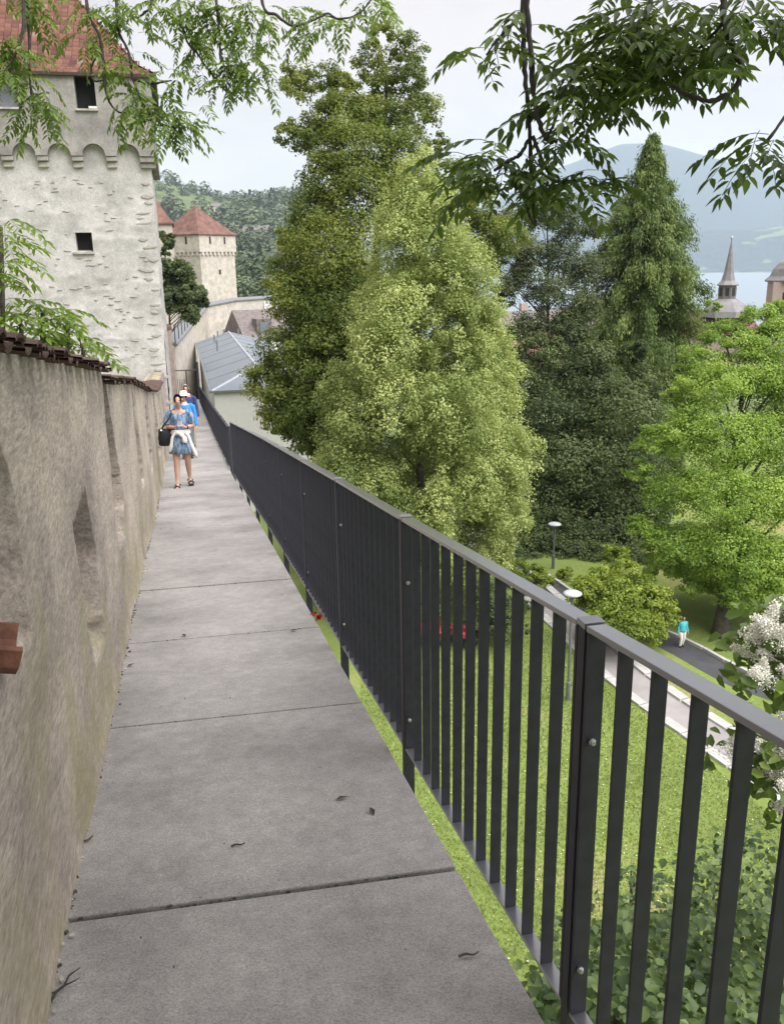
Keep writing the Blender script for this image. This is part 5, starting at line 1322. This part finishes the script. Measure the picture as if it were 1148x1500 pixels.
# two more walkers behind her
def walker(at, H, label, skin, hairm, jacket, trous, shirt, hat=None, stride=.1):
    r = empty('person', at, -AZ, label=label, cat='person')
    lg = {'R': ((-.09, -.10 * stride * 8, .46), (-.09, -.02, .08), .026), 'L': ((.09, -.03, .46), (.09, stride, .10), .035)}
    ar = {'R': ((-.215, .03, 1.02), (-.235, -.05, .80), (-.238, -.065, .73), (.2, -1, 0)), 'L': ((.215, .03, 1.02), (.24, -.06, .80), (.243, -.078, .73), (-.2, -1, 0))}
    _, f = body(r, H, ar, lg, skin, head_fwd=.01)
    hr = face(r, f, .01, hairm, ears=skin)
    mb = MB(); mb.loft([[tuple(q * f for q in p) for p in ell((0, .008, z), a, b, 20)] for z, a, b in ((1.30, .075, .06), (1.275, .145, .088), (1.20, .178, .118), (1.05, .165, .120), (.92, .170, .125), (.80, .178, .132), (.795, .16, .12))]); mb.build('jacket', jacket, r, smooth=True)
    mb = MB(); mb.loft([[tuple(q * f for q in p) for p in ell((0, .0, z), a, b, 14)] for z, a, b in ((1.36, .055, .055), (1.31, .07, .065), (1.27, .10, .075))]); mb.build('shirt_collar', shirt, r, smooth=True)
    for sx, sd_ in ((-1, 'R'), (1, 'L')):
        A = ar[sd_]; G = lg[sd_]
        mb = MB(); mb.tube([Vector(p) * f for p in ((sx * .10, .01, 1.285), (sx * .18, .015, 1.235), A[0], A[1])], [.055 * f, .066 * f, .055 * f, .042 * f], 12, caps=False); mb.build('sleeve', jacket, r, smooth=True)
        mb = MB(); mb.tube([Vector(p) * f for p in ((sx * .075, 0, .88), (sx * .085, 0, .78), G[0], (G[1][0], G[1][1] + .01, .07))], [.10 * f, .098 * f, .072 * f, .06 * f], 12, caps=False); mb.build('trouser_leg', trous, r, smooth=True)
        mb = MB(); mb.tube([Vector(p) * f for p in ((G[1][0], G[1][1] + .06, .04), (G[1][0], G[1][1] - .02, .05), (G[1][0], G[1][1] - .12, .035), (G[1][0], G[1][1] - .18, .028))], [.035 * f, .048 * f, .046 * f, .02 * f], 8); mb.build('shoe', SHOE, r, smooth=True)
    if hat:
        mb = MB(); c = (0, -.012, 1.52)
        mb.loft([[tuple(q * f for q in p) for p in ell((0, -.012, z), a, a * 1.15, 20)] for z, a in ((1.515, .155), (1.53, .15), (1.535, .088), (1.58, .084), (1.61, .062), (1.62, .02))], cap0=True, cap1=True); mb.build('sun_hat', hat, r, smooth=True)
    return r
walker(W(19.6, -.01), 1.50, 'walker in a bright blue jacket and pale sun hat close behind the woman', SKIN, HAIR, BLUE, TROU, CREAM, HATM)
walker(W(21.8, .05), 1.60, 'older walker with grey hair in a navy jacket and salmon shirt, farthest back', SKIN2, GREYH, NAVY, TAN, PINK)
pk = (9.242,25.83,-10.55)
t_ = walker(Vector((pk[0], pk[1], GROUND + .035)), 1.08, 'child in a turquoise top far below on the park road', SKIN, HAIR, TEAL, CREAM, TEAL)

# ---------------------------------------------------------------- ash branches hanging into view
ASH = leaf_mat('ash_leaf', (0.028, 0.05, 0.011), (0.06, 0.10, 0.02), (0.125, 0.185, 0.04), trans=.36, rough=.45)
ASHL = leaf_mat('young_ash_leaf', (0.07, 0.115, 0.02), (0.14, 0.215, 0.04), (0.26, 0.36, 0.08), trans=.42, rough=.45)
def pinnate(seed, mat, pairs=5, ln_=.30, lw=.30, ll=.085, tint=.5):
    """a compound leaf along +x, drooping: stalk with paired lance-shaped leaflets"""
    rg = np.random.default_rng(seed); V = []; F = []; T_ = []
    axis = [Vector((ln_ * t, .02 * math.sin(seed) * t, .05 * t - .16 * t * t)) for t in np.linspace(0, 1, 6)]
    def at(t): q = min(4, int(t * 5)); return axis[q].lerp(axis[q + 1], t * 5 - q)
    r = .0016
    for q in range(5):
        a, b = axis[q], axis[q + 1]; n = len(V)
        V += [(a.x, a.y - r, a.z), (a.x, a.y + r, a.z), (b.x, b.y + r, b.z), (b.x, b.y - r, b.z)]; F.append((n, n + 1, n + 2, n + 3)); T_ += [.1] * 4
        n = len(V); V += [(a.x, a.y, a.z - r), (a.x, a.y, a.z + r), (b.x, b.y, b.z + r), (b.x, b.y, b.z - r)]; F.append((n, n + 1, n + 2, n + 3)); T_ += [.1] * 4
    items = [(.30 + .66 * i / max(1, pairs - 1), sd_) for i in range(pairs) for sd_ in (-1, 1)] + [(1.0, 0)]
    for t, sd_ in items:
        p = at(min(.999, t)); l = ll * rg.uniform(.85, 1.15) * (1 - .25 * abs(t - .6)); w_ = l * lw * rg.uniform(.9, 1.1)
        ang = sd_ * rad(rg.uniform(48, 68)) if sd_ else 0; d = Vector((math.cos(ang), math.sin(ang), -.30 + rg.uniform(-.25, .2) - .3 * t)).normalized()
        s_ = d.cross(Vector((rg.uniform(-.3, .3), rg.uniform(-.3, .3), 1))).normalized(); n_ = s_.cross(d)
        c = len(V); p = p + d * .006
        for u_, wv, up_ in ((0, 0, 0), (.28, .5, .05), (.62, .42, .02), (1.02, 0, -.13), (.62, -.42, .02), (.28, -.5, .05)):
            q = p + d * l * u_ + s_ * w_ * wv * 2 * .5 * 1.0 + n_ * l * up_; V.append(tuple(q))
        F += [(c, c + 1, c + 2, c + 3), (c, c + 3, c + 4, c + 5)]; T_ += [min(1, max(0, tint + rg.normal(0, .14)))] * 6
    return arr_mesh('leaf', V, F, mat, attr=T_)
def hang_leaves(root, nodes, kinds, spread=.05, size=1.0, droop=.35, limit=300):
    o = Vector(root.location); n = 0; extra = []
    for (x, y, z, c) in nodes:
        a0 = random.uniform(0, 6.28)
        for q in range(c):
            a = a0 + q * 2.4 + random.uniform(-.4, .4); el = random.uniform(-droop * 2.2, .35)
            d = Vector((math.cos(a) * math.cos(el), math.sin(a) * math.cos(el), math.sin(el)))
            upv = Vector((random.uniform(-.3, .3), random.uniform(-.3, .3), 1)); yv = upv.cross(d).normalized(); zv = d.cross(yv)
            s_ = size * random.uniform(.75, 1.2)
            p = Vector((x, y, z)) - o + Vector([random.uniform(-spread, spread) for _ in range(3)])
            mm = Matrix.Translation(p) @ Matrix((d, yv, zv)).transposed().to_4x4() @ Matrix.Diagonal((s_, s_ * random.choice((-1, 1)), s_, 1))
            me = kinds[random.randrange(len(kinds))]
            if n < limit:
                ob = link('leaf', me, root); ob.matrix_local = mm; n += 1
            else: extra.append((me, mm))
    if extra:
        V = []; F = []; T_ = []; q = 0
        cache = {}
        for me, mm in extra:
            if me.name not in cache:
                cache[me.name] = (np.array([v.co for v in me.vertices]), np.array([tuple(p.vertices) for p in me.polygons]), np.array([d.value for d in me.attributes['tint'].data]))
            v, f, t = cache[me.name]; R_ = np.array(mm.to_3x3()); v = v @ R_.T + np.array(mm.translation)
            V.append(v); F.append(f + q); T_.append(t); q += len(v)
        link('foliage', arr_mesh('foliage', np.concatenate(V), np.concatenate(F), extra[0][0].materials[0], attr=np.concatenate(T_)), root, kind='stuff')
def twig(root, pts, r0, r1, knobby=0.0, mb=None):
    o = Vector(root.location); P = spline([Vector(p) - o for p in pts], 7); n = len(P)
    rr = [(r0 + (r1 - r0) * i / (n - 1)) * (1 + knobby * (random.random() - .3)) for i in range(n)]
    P = [p + Vector([random.uniform(-1, 1) * r0 * knobby * .7 for _ in range(3)]) for p in P]
    (mb or MB()).tube(P, rr, 6)

KR = [pinnate(100 + i, ASH, pairs=5, ln_=.27, ll=.084, lw=.36, tint=(.25, .4, .5, .65, .8, .45)[i]) for i in range(6)]
ar = empty('ash_tree', (5.6, -1.2, GROUND), label='ash tree whose dark knobby twigs and large pinnate leaves hang in from above the railing', cat='tree')
mb = MB()
mb.tube(spline([Vector((0, 0, -.2)), Vector((-.1, .1, 5)), Vector((-.3, .3, 11)), Vector((-.8, .9, 15.2)), Vector((-1.6, 1.8, 17))], 5), [.42, .40, .38, .36, .34, .33, .32, .31, .30, .29, .28, .26, .24, .22, .20, .18, .16, .14, .12, .11, .10], 10)
mb.build('trunk', M['bark'], ar, smooth=True)
mb = MB()
hub = Vector((4.0, .6, 5.6))
for p in ((0.589,4.157,3.079), (0.554,4.011,2.934), (1.32,3.9,2.91), (1.765,3.988,2.492), (1.157,4.221,2.943), (0.948,4.493,3.163)):
    twig(ar, [hub + Vector((random.uniform(-.2, .2), random.uniform(-.2, .2), .2)), hub.lerp(Vector(p), .5) + Vector((0, 0, .35)), p], .05, .014, .1, mb)
twig(ar, [(0.589,4.157,3.079), (0.576,4.04,2.673), (0.577,3.97,2.43), (0.591,3.93,2.217), (0.606,3.899,2.002), (0.619,3.836,1.782)], .0125, .006, .5, mb)
twig(ar, [(0.554,4.011,2.934), (0.576,3.92,2.618), (0.591,3.852,2.382), (0.602,3.807,2.224), (0.641,3.774,2.11), (0.687,3.772,2.101)], .012, .007, .5, mb)
twig(ar, [(0.598,3.906,2.135), (0.554,3.865,2.065), (0.496,3.803,2.031), (0.433,3.74,1.99)], .008, .006, .4, mb)
twig(ar, [(0.609,3.906,2.135), (0.649,3.853,2.023), (0.701,3.833,1.955), (0.774,3.779,1.947)], .008, .007, .4, mb)
twig(ar, [(0.641,3.774,2.11), (0.668,3.739,2.168), (0.686,3.712,2.257), (0.736,3.734,2.333)], .007, .004, .3, mb)
twig(ar, [(1.32,3.9,2.91), (1.285,3.686,2.526), (1.314,3.651,2.407), (1.348,3.625,2.314), (1.306,3.604,2.241), (1.218,3.595,2.212), (1.135,3.602,2.236), (1.085,3.614,2.277)], .012, .007, .45, mb)
twig(ar, [(1.765,3.988,2.492), (1.63,3.809,2.233), (1.488,3.661,2.078)], .01, .006, .3, mb)
twig(ar, [(1.157,4.221,2.943), (1.093,4.03,2.638), (0.992,3.984,2.477), (0.812,3.847,2.365)], .012, .006, .4, mb)
twig(ar, [(1.29,3.678,2.501), (1.242,3.765,2.439), (1.161,3.747,2.377)], .007, .005, .3, mb)
twig(ar, [(0.619,3.836,1.782), (0.589,3.793,1.813), (0.573,3.808,1.868)], .006, .004, .6, mb)
twig(ar, [(0.572,4.025,2.619), (0.508,3.954,2.554), (0.445,3.882,2.484), (0.409,3.868,2.437)], .006, .004, .6, mb)
mb.build('twig', M['twig'], ar, smooth=True)
nr = [(0.445,3.742,2) + (8,), (0.41,3.759,2.056) + (5,), (0.345,3.793,1.996) + (4,), (0.507,3.806,2.042) + (5,), (0.575,4.017,2.592) + (4,), (0.459,3.883,2.489) + (4,), (0.417,3.87,2.442) + (3,), (0.775,3.781,1.952) + (8,), (0.701,3.836,1.963) + (4,), (0.856,3.835,1.96) + (4,), (0.687,3.772,2.101) + (5,), (0.767,3.783,2.142) + (4,), (0.785,3.845,2.357) + (8,), (0.858,3.917,2.425) + (8,), (0.949,3.98,2.464) + (9,), (1.076,4.197,2.494) + (9,), (0.806,3.938,2.318) + (6,), (0.728,3.814,2.248) + (5,), (1.207,4.093,2.497) + (7,), (1.021,4.003,2.544) + (9,), (1.106,4.014,2.584) + (9,), (1.118,3.975,2.448) + (8,), (0.989,3.945,2.342) + (7,), (1.074,3.952,2.368) + (3,), (1.087,3.619,2.294) + (3,), (1.161,3.745,2.371) + (5,), (1.216,3.776,2.478) + (7,), (1.199,3.917,2.608) + (7,), (1.285,3.686,2.526) + (5,), (1.416,3.782,2.5) + (7,), (1.509,3.789,2.524) + (6,), (1.488,3.661,2.078) + (8,), (1.527,3.646,2.026) + (4,), (0.924,4.031,2.641) + (6,), (1.431,3.811,2.602) + (6,), (1.208,4.109,2.553) + (8,), (0.956,4.173,2.411) + (6,), (1.319,3.864,2.422) + (4,), (0.379,3.854,2.028) + (4,), (0.554,3.884,1.948) + (4,)]
hang_leaves(ar, nr, KR, spread=.045, size=.87, droop=.2, limit=290)
# the rest of that crown spreads overhead, out of the picture, and shades the walkway
KB = KR
over = []
for q in range(800):
    x, y, z = RNG.uniform(-1.8, 5.2), RNG.uniform(-3.2, 2.6), RNG.uniform(4.4, 6.2)
    if y > 0 and (z - EYE) / max(y, .1) < 1.25: continue
    over.append((x, y, z, 9))
hang_leaves(ar, over, KB, spread=.28, size=1.15, limit=0)

ASHM = leaf_mat('light_ash_leaf', (0.045, 0.078, 0.015), (0.095, 0.155, 0.028), (0.20, 0.28, 0.058), trans=.42, rough=.45)
KL = [pinnate(200 + i, ASHM, pairs=6, ln_=.26, ll=.080, lw=.36, tint=(.45, .6, .7, .8, .9, .55)[i]) for i in range(6)]
al = empty('ash_tree', (-5.6, 3.0, GROUND), label='ash tree behind the wall whose light drooping twigs hang in front of the big tower', cat='tree')
mb = MB()
mb.tube(spline([Vector((0, 0, -.2)), Vector((.1, 0, 6)), Vector((.0, .2, 12)), Vector((.5, .6, 15.5)), Vector((1.2, 1.2, 17))], 5), [.4] * 8 + [.34] * 6 + [.26] * 4 + [.18, .15, .12], 10)
mb.build('trunk', M['bark'], al, smooth=True)
mb = MB(); hub = Vector((-4.4, 4.2, 6.4))
tw = [[(-2.665,7.61,4.232), (-2.687,7.424,3.588), (-2.672,7.339,3.29), (-2.68,7.282,3.092), (-2.659,7.211,2.844), (-2.62,7.17,2.704)],
      [(-2.4,8.069,4.381), (-2.369,7.857,3.645), (-2.28,7.796,3.433), (-2.246,7.736,3.222), (-2.239,7.675,3.012), (-2.165,7.629,2.853), (-2.045,7.618,2.814)],
      [(-2.155,8.052,4.325), (-2.13,7.841,3.588), (-2.111,7.795,3.43), (-2.037,7.75,3.271), (-2.013,7.697,3.087), (-1.924,7.636,2.875), (-1.8,7.597,2.742), (-1.675,7.585,2.698)],
      [(-1.456,8.295,4.443), (-1.369,8.076,3.684), (-1.351,7.999,3.413), (-1.337,7.952,3.251), (-1.227,7.913,3.114)],
      [(-1.791,8.395,4.432), (-1.676,8.143,3.553), (-1.554,8.079,3.331), (-1.432,8.031,3.165), (-1.326,7.993,3.032)],
      [(-1.035,8.032,4.254), (-0.964,7.858,3.648), (-0.856,7.832,3.557), (-0.721,7.807,3.47), (-0.545,7.821,3.52), (-0.446,7.833,3.56), (-0.354,7.82,3.517), (-0.2,7.832,3.556), (-0.088,7.864,3.67)],
      [(-2.645,7.365,4.106), (-2.631,7.186,3.481), (-2.65,7.124,3.265), (-2.713,7.083,3.122), (-2.784,7.055,3.027)], [(-2.333,7.739,3.234), (-2.311,7.745,3.255), (-2.345,7.721,3.171), (-2.325,7.694,3.076), (-2.259,7.693,3.075)], [(-0.333,8.258,4.316), (-0.116,8.133,3.88), (-0.007,8.078,3.689)],
      [(-1.855,8.036,4.267), (-1.855,7.87,3.689), (-1.911,7.843,3.595), (-1.977,7.828,3.544)], [(-2.013,7.697,3.087), (-1.866,7.685,3.048), (-1.702,7.691,3.066)]]
for p in tw:
    if p[0][2] > 3.8: twig(al, [hub + Vector((random.uniform(-.3, .3), random.uniform(-.3, .3), .2)), hub.lerp(Vector(p[0]), .55) + Vector((0, 0, .4)), p[0]], .05, .014, .1, mb)
    twig(al, p, .013, .006, .3, mb)
mb.build('twig', M['twig'], al, smooth=True)
hang_leaves(al, [(-2.662,7.413,3.548) + (9,), (-2.674,7.46,3.711) + (9,), (-2.623,7.21,2.843) + (10,), (-2.651,7.179,2.735) + (9,), (-2.595,7.239,2.942) + (8,), (-2.729,7.211,3.208) + (10,), (-2.761,7.115,3.234) + (9,), (-2.789,7.062,3.051) + (9,), (-2.705,7.179,3.096) + (6,), (-2.417,7.789,3.409) + (8,), (-2.37,7.849,3.618) + (8,), (-2.224,7.819,3.511) + (4,), (-2.176,7.713,3.142) + (8,), (-2.255,7.766,3.327) + (6,), (-2.038,7.738,3.229) + (6,), (-1.986,7.689,3.06) + (8,), (-2.034,7.621,2.824) + (10,), (-1.907,7.643,2.901) + (10,), (-1.772,7.609,2.783) + (12,), (-1.653,7.597,2.739) + (12,), (-1.526,7.608,2.779) + (8,), (-1.817,7.585,2.7) + (6,), (-2.113,7.848,3.614) + (8,), (-1.839,7.858,3.646) + (8,), (-1.977,7.828,3.544) + (4,), (-1.723,8.078,3.69) + (8,), (-1.583,8.074,3.677) + (8,), (-1.544,8.055,3.249) + (8,), (-1.495,8.11,3.44) + (10,), (-1.371,8.045,3.576) + (10,), (-1.227,7.913,3.114) + (9,), (-1.252,7.959,3.277) + (10,), (-1.096,7.935,3.193) + (10,), (-0.985,7.916,3.126) + (8,), (-1.136,8.021,3.491) + (9,), (-1.217,8.079,3.692) + (10,), (-1.413,8.084,3.712) + (9,), (-1.638,8.111,3.442) + (8,), (-0.828,7.835,3.567) + (8,), (-0.676,7.816,3.501) + (10,), (-0.501,7.818,3.509) + (9,), (-0.364,7.825,3.533) + (8,), (-0.089,7.854,3.633) + (9,), (0.021,8.073,3.672) + (6,), (-1.357,8.031,3.164) + (6,), (-1.713,7.691,3.066) + (6,), (-0.998,7.981,3.354) + (6,), (-1.512,8.285,3.687) + (9,), (-1.107,8.291,3.708) + (9,), (-2.312,8.096,3.754) + (8,)], KL, spread=.09, size=.80, limit=285)

# sapling of the same kind behind the parapet wall
sa = empty('ash_sapling', (-3.3, 5.6, GROUND), label='light green ash sapling rising behind the tiled parapet wall', cat='plant')
KS = [pinnate(300 + i, ASHL, pairs=5, ln_=.24, ll=.088, lw=.33, tint=(.35, .5, .6, .75, .9, .45)[i]) for i in range(6)]
mb = MB()
for p in ((-2.789,6.639,1.942), (-2.743,6.413,1.518), (-2.544,6.575,1.356), (-2.439,6.756,1.264), (-2.329,6.71,1.104), (-2.654,6.448,1.278)):
    o = Vector(sa.location); e = Vector(p) - o
    mb.tube(spline([Vector((random.uniform(-.15, .15), random.uniform(-.15, .15), 0)), Vector((e.x * .4, e.y * .4, e.z * .6)), e + Vector((-.05, 0, -.5)), e], 5), [.03] * 8 + [.018] * 5 + [.010, .008, .005], 5)
mb.build('stem', M['bark'], sa, smooth=True)
hang_leaves(sa, [(-2.775,6.639,1.942) + (6,), (-2.791,6.612,1.848) + (5,), (-2.74,6.464,1.695) + (6,), (-2.733,6.413,1.518) + (6,), (-2.75,6.476,1.374) + (6,), (-2.629,6.453,1.296) + (5,), (-2.554,6.575,1.356) + (7,), (-2.486,6.549,1.268) + (5,), (-2.439,6.762,1.284) + (6,), (-2.472,6.732,1.18) + (6,), (-2.38,6.716,1.124) + (6,), (-2.309,6.702,1.074) + (5,), (-2.598,6.515,1.15) + (5,), (-2.737,6.526,1.186) + (5,), (-2.577,6.704,1.083) + (5,), (-2.747,6.346,1.286) + (4,), (-2.848,6.441,1.613) + (6,), (-2.901,6.361,1.335) + (6,)], KS, spread=.07, size=.98, droop=.1, limit=290)

# white blossoming shrub that leans in at the right
ws = empty('white_flowering_shrub', (4.6, 5.2, GROUND), label='tall shrub with creamy white flower panicles leaning against the outside of the railing', cat='shrub')
BL = []
for v in range(5):
    rg = np.random.default_rng(500 + v); n = 620
    u_ = rg.random(n) ** .7; a = rg.random(n) * 6.283; r = .075 * (1 - u_ * .75) * np.sqrt(rg.random(n)) * 1.25
    P = np.stack([r * np.cos(a), r * np.sin(a), (u_ - .3) * .26], 1) + rg.normal(size=(n, 3)) * .006
    V, F = leaf_quads(P, unit(rg.normal(size=(n, 3)) + [0, 0, .5]), rg.uniform(.009, .02, n), .8)
    BL.append(arr_mesh('blossom', V, F, M['whiteflower']))
o = Vector(ws.location)
bn = [(2.385,5.18,-0.601), (2.41,5.067,-0.632), (2.331,5.147,-0.714), (2.531,5.288,-0.587), (2.361,5.206,-0.871), (2.307,4.99,-0.899), (2.502,5.177,-0.972), (2.297,5.302,-1.623), (2.459,5.048,-1.421), (2.47,4.923,-1.494), (2.481,4.881,-1.641), (2.525,5.048,-0.696), (2.585,4.977,-0.945), (2.604,4.971,-1.328), (2.665,4.886,-1.623), (2.727,5.188,-0.573), (2.832,5.115,-0.827), (2.942,5.083,-1.3), (2.621,5.011,-1.912), (2.869,4.997,-1.96), (2.524,5.404,-0.908), (2.616,5.293,-0.932), (2.436,5.093,-1.626)]
mb = MB()
for q in bn:
    e = Vector(q) - o
    mb.tube(spline([Vector((random.uniform(-.1, .1), random.uniform(-.1, .1), 0)), Vector((e.x * .2, e.y * .2, e.z * .5)), Vector((e.x * .6 + .1, e.y * .6, e.z - .45)), e], 4), [.05] * 4 + [.03] * 4 + [.012] * 4 + [.004], 5)
    for w_ in range(3):
        ob = link('blossom', BL[random.randrange(5)], ws)
        ob.matrix_local = Matrix.Translation(e + Vector([random.uniform(-.05, .05) for _ in range(3)])) @ Matrix.Rotation(random.uniform(-1.1, 1.1), 4, 'X') @ Matrix.Rotation(random.uniform(-1.1, 1.1), 4, 'Y') @ Matrix.Scale(random.uniform(.6, .95), 4)
mb.build('stem', M['bark'], ws, smooth=True)
LVm = leaf_mat('lilac_leaf', (0.05, 0.085, 0.02), (0.10, 0.16, 0.035), (0.22, 0.30, 0.06), rough=.4)
lc = [(q[0] + .05, q[1] + .12, q[2] - .12, .26) for q in bn] + [(2.15,5.099,-1.244) + (.06,), (2.305,4.672,-1.644) + (.07,), (2.343,4.881,-1.279) + (.09,), (2.327,4.881,-0.914) + (.10,), (2.134,5.123,-1.159) + (.04,)]
P, Nn, T_ = blobs_to_points(lc + [(q[0] + .5, q[1] + .1, q[2] - .3 - .4 * i / len(bn), .32) for i, q in enumerate(bn)], 1400, sub=9, hollow=.4); Nn = unit(Nn + [-.1, -.5, .2])
lay_leaves(ws, P, Nn, T_, RNG.uniform(.75, 1.3, len(P)) * .10, LVm, .58, 260)

# ---------------------------------------------------------------- litter on the walkway
def litter(name, label, s, t, build, mat, rz=0.0):
    mb = MB(); build(mb); o = mb.build(name, mat, None, loc=W(s, t, .006), rot=(0, 0, rz)); prop(o, label, 'twig' if 'twig' in name else 'leaf')
    return o
def tw_(l, r):
    def f(mb):
        P = spline([(-l / 2, 0, r), (-l * .15, l * .06, r * 1.5), (l * .2, -l * .05, r * 1.2), (l / 2, l * .1, r)], 4); mb.tube(P, [r * (1.3 - .7 * i / len(P)) for i in range(len(P))], 6)
    return f

def twf_(mb):
    mb.tube([(-.07, 0, .004), (-.03, .008, .007), (-.005, .002, .008), (.03, .016, .006), (.065, .008, .004)], [.004, .0045, .0035, .0028, .0015], 6)
    mb.tube([(-.005, .002, .008), (.015, -.014, .010), (.035, -.018, .006)], [.003, .002, .001], 5)
    mb.tube([(-.03, .008, .007), (-.045, .022, .010)], [.003, .0015], 5)
litter('fallen_twig', 'bent dark fallen twig near the foot of the wall on the nearest slab', 2.14, -.45, twf_, M['twig'], rz=1.2)
litter('fallen_twig', 'pale fallen twig pressed against the foot of the wall', 2.95, -.49, tw_(.08, .004), M['wood'], rz=.8)
litter('fallen_twig', 'thin straight fallen twig close to the outer edge of the slab', 1.94, .66, tw_(.06, .003), M['wood'], rz=.2)
litter('fallen_twig', 'tiny dark fallen twig in the middle of the second slab', 2.75, .06, tw_(.05, .003), M['twig'], rz=.3)
def lf_(mb):
    a = .028
    mb.face([(-a, 0, .002), (-a * .2, a * .4, .008), (a, 0, .003)]); mb.face([(-a, 0, .002), (a, 0, .003), (-a * .2, -a * .4, .010)])
for s, t, rz, lb in ((2.98, .48, .4, 'dark curled fallen leaf by the outer edge, left of its neighbour'), (2.84, .57, 1.9, 'dark curled fallen leaf nearest the railing on the second slab'), (5.05, -.44, .9, 'small dark fallen leaf near the wall on the fourth slab'),
                     (5.58, -.13, 2.2, 'small dark fallen leaf lying on the slab joint'), (5.41, .59, .3, 'small dark fallen leaf near the railing beside the slab joint')):
    litter('fallen_leaf', lb, s, t, lf_, M['wood'], rz)
mb = MB()
for q in range(420):
    s = 1.2 + 12 * random.random() ** 1.4; t = -.515 + abs(random.gauss(0, .022)); r = random.uniform(.002, .007)
    mb.box(W(s, t, r * .6), (r * 2, r * 1.6, r * 1.2), Matrix.Rotation(random.random() * 3, 3, 'Z'), mi=random.choice((0, 0, 1)))
for q in range(70):
    r = random.uniform(.001, .003); mb.box(W(1.4 + 8 * random.random(), random.uniform(-.4, .7), r * .6), (r * 2, r * 1.6, r * 1.2), Matrix.Rotation(random.random() * 3, 3, 'Z'), mi=random.choice((0, 1, 1)))
mb.build('grit', [M['stone'], M['wood']], kind='stuff')
rf_ = empty('red_flower_plant', W(5.80, .79, -.05), label='single red blossom poking up between slab edge and railing', cat='plant')
P, Nn, T_ = blobs_to_points([(0, 0, .03, .045)], 60, sub=5); V, F = leaf_quads(P, Nn, RNG.uniform(.02, .035, 60), .8); link('blossom', arr_mesh('blossom', V, F, M['redflower']), rf_)
mb = MB(); mb.tube([(0, 0, 0), (.03, .0, -1.5), (0.1, 0, -4), (.3, 0, GROUND - zp(5.8) + .05)], [.004, .007, .012, .015], 5); mb.build('stem', M['bark'], rf_)

# ---------------------------------------------------------------- haze over lake and hills
m = bpy.data.materials.new('haze_air'); m.use_nodes = True; t = m.node_tree; t.nodes.clear()
o = t.nodes.new('ShaderNodeOutputMaterial'); pv = t.nodes.new('ShaderNodeVolumePrincipled')
pv.inputs['Color'].default_value = (.71, .85, 1.0, 1); pv.inputs['Density'].default_value = HAZE
t.links.new(pv.outputs[0], o.inputs['Volume'])
HX = 6050
mb = MB(); mb.hexa([(-HX, -HX, -70), (HX, -HX, -70), (HX, HX, -70), (-HX, HX, -70), (-HX, -HX, 690), (HX, -HX, 690), (HX, HX, 690), (-HX, HX, 690)])
if HAZE > 0: mb.build('haze', m, kind='stuff')
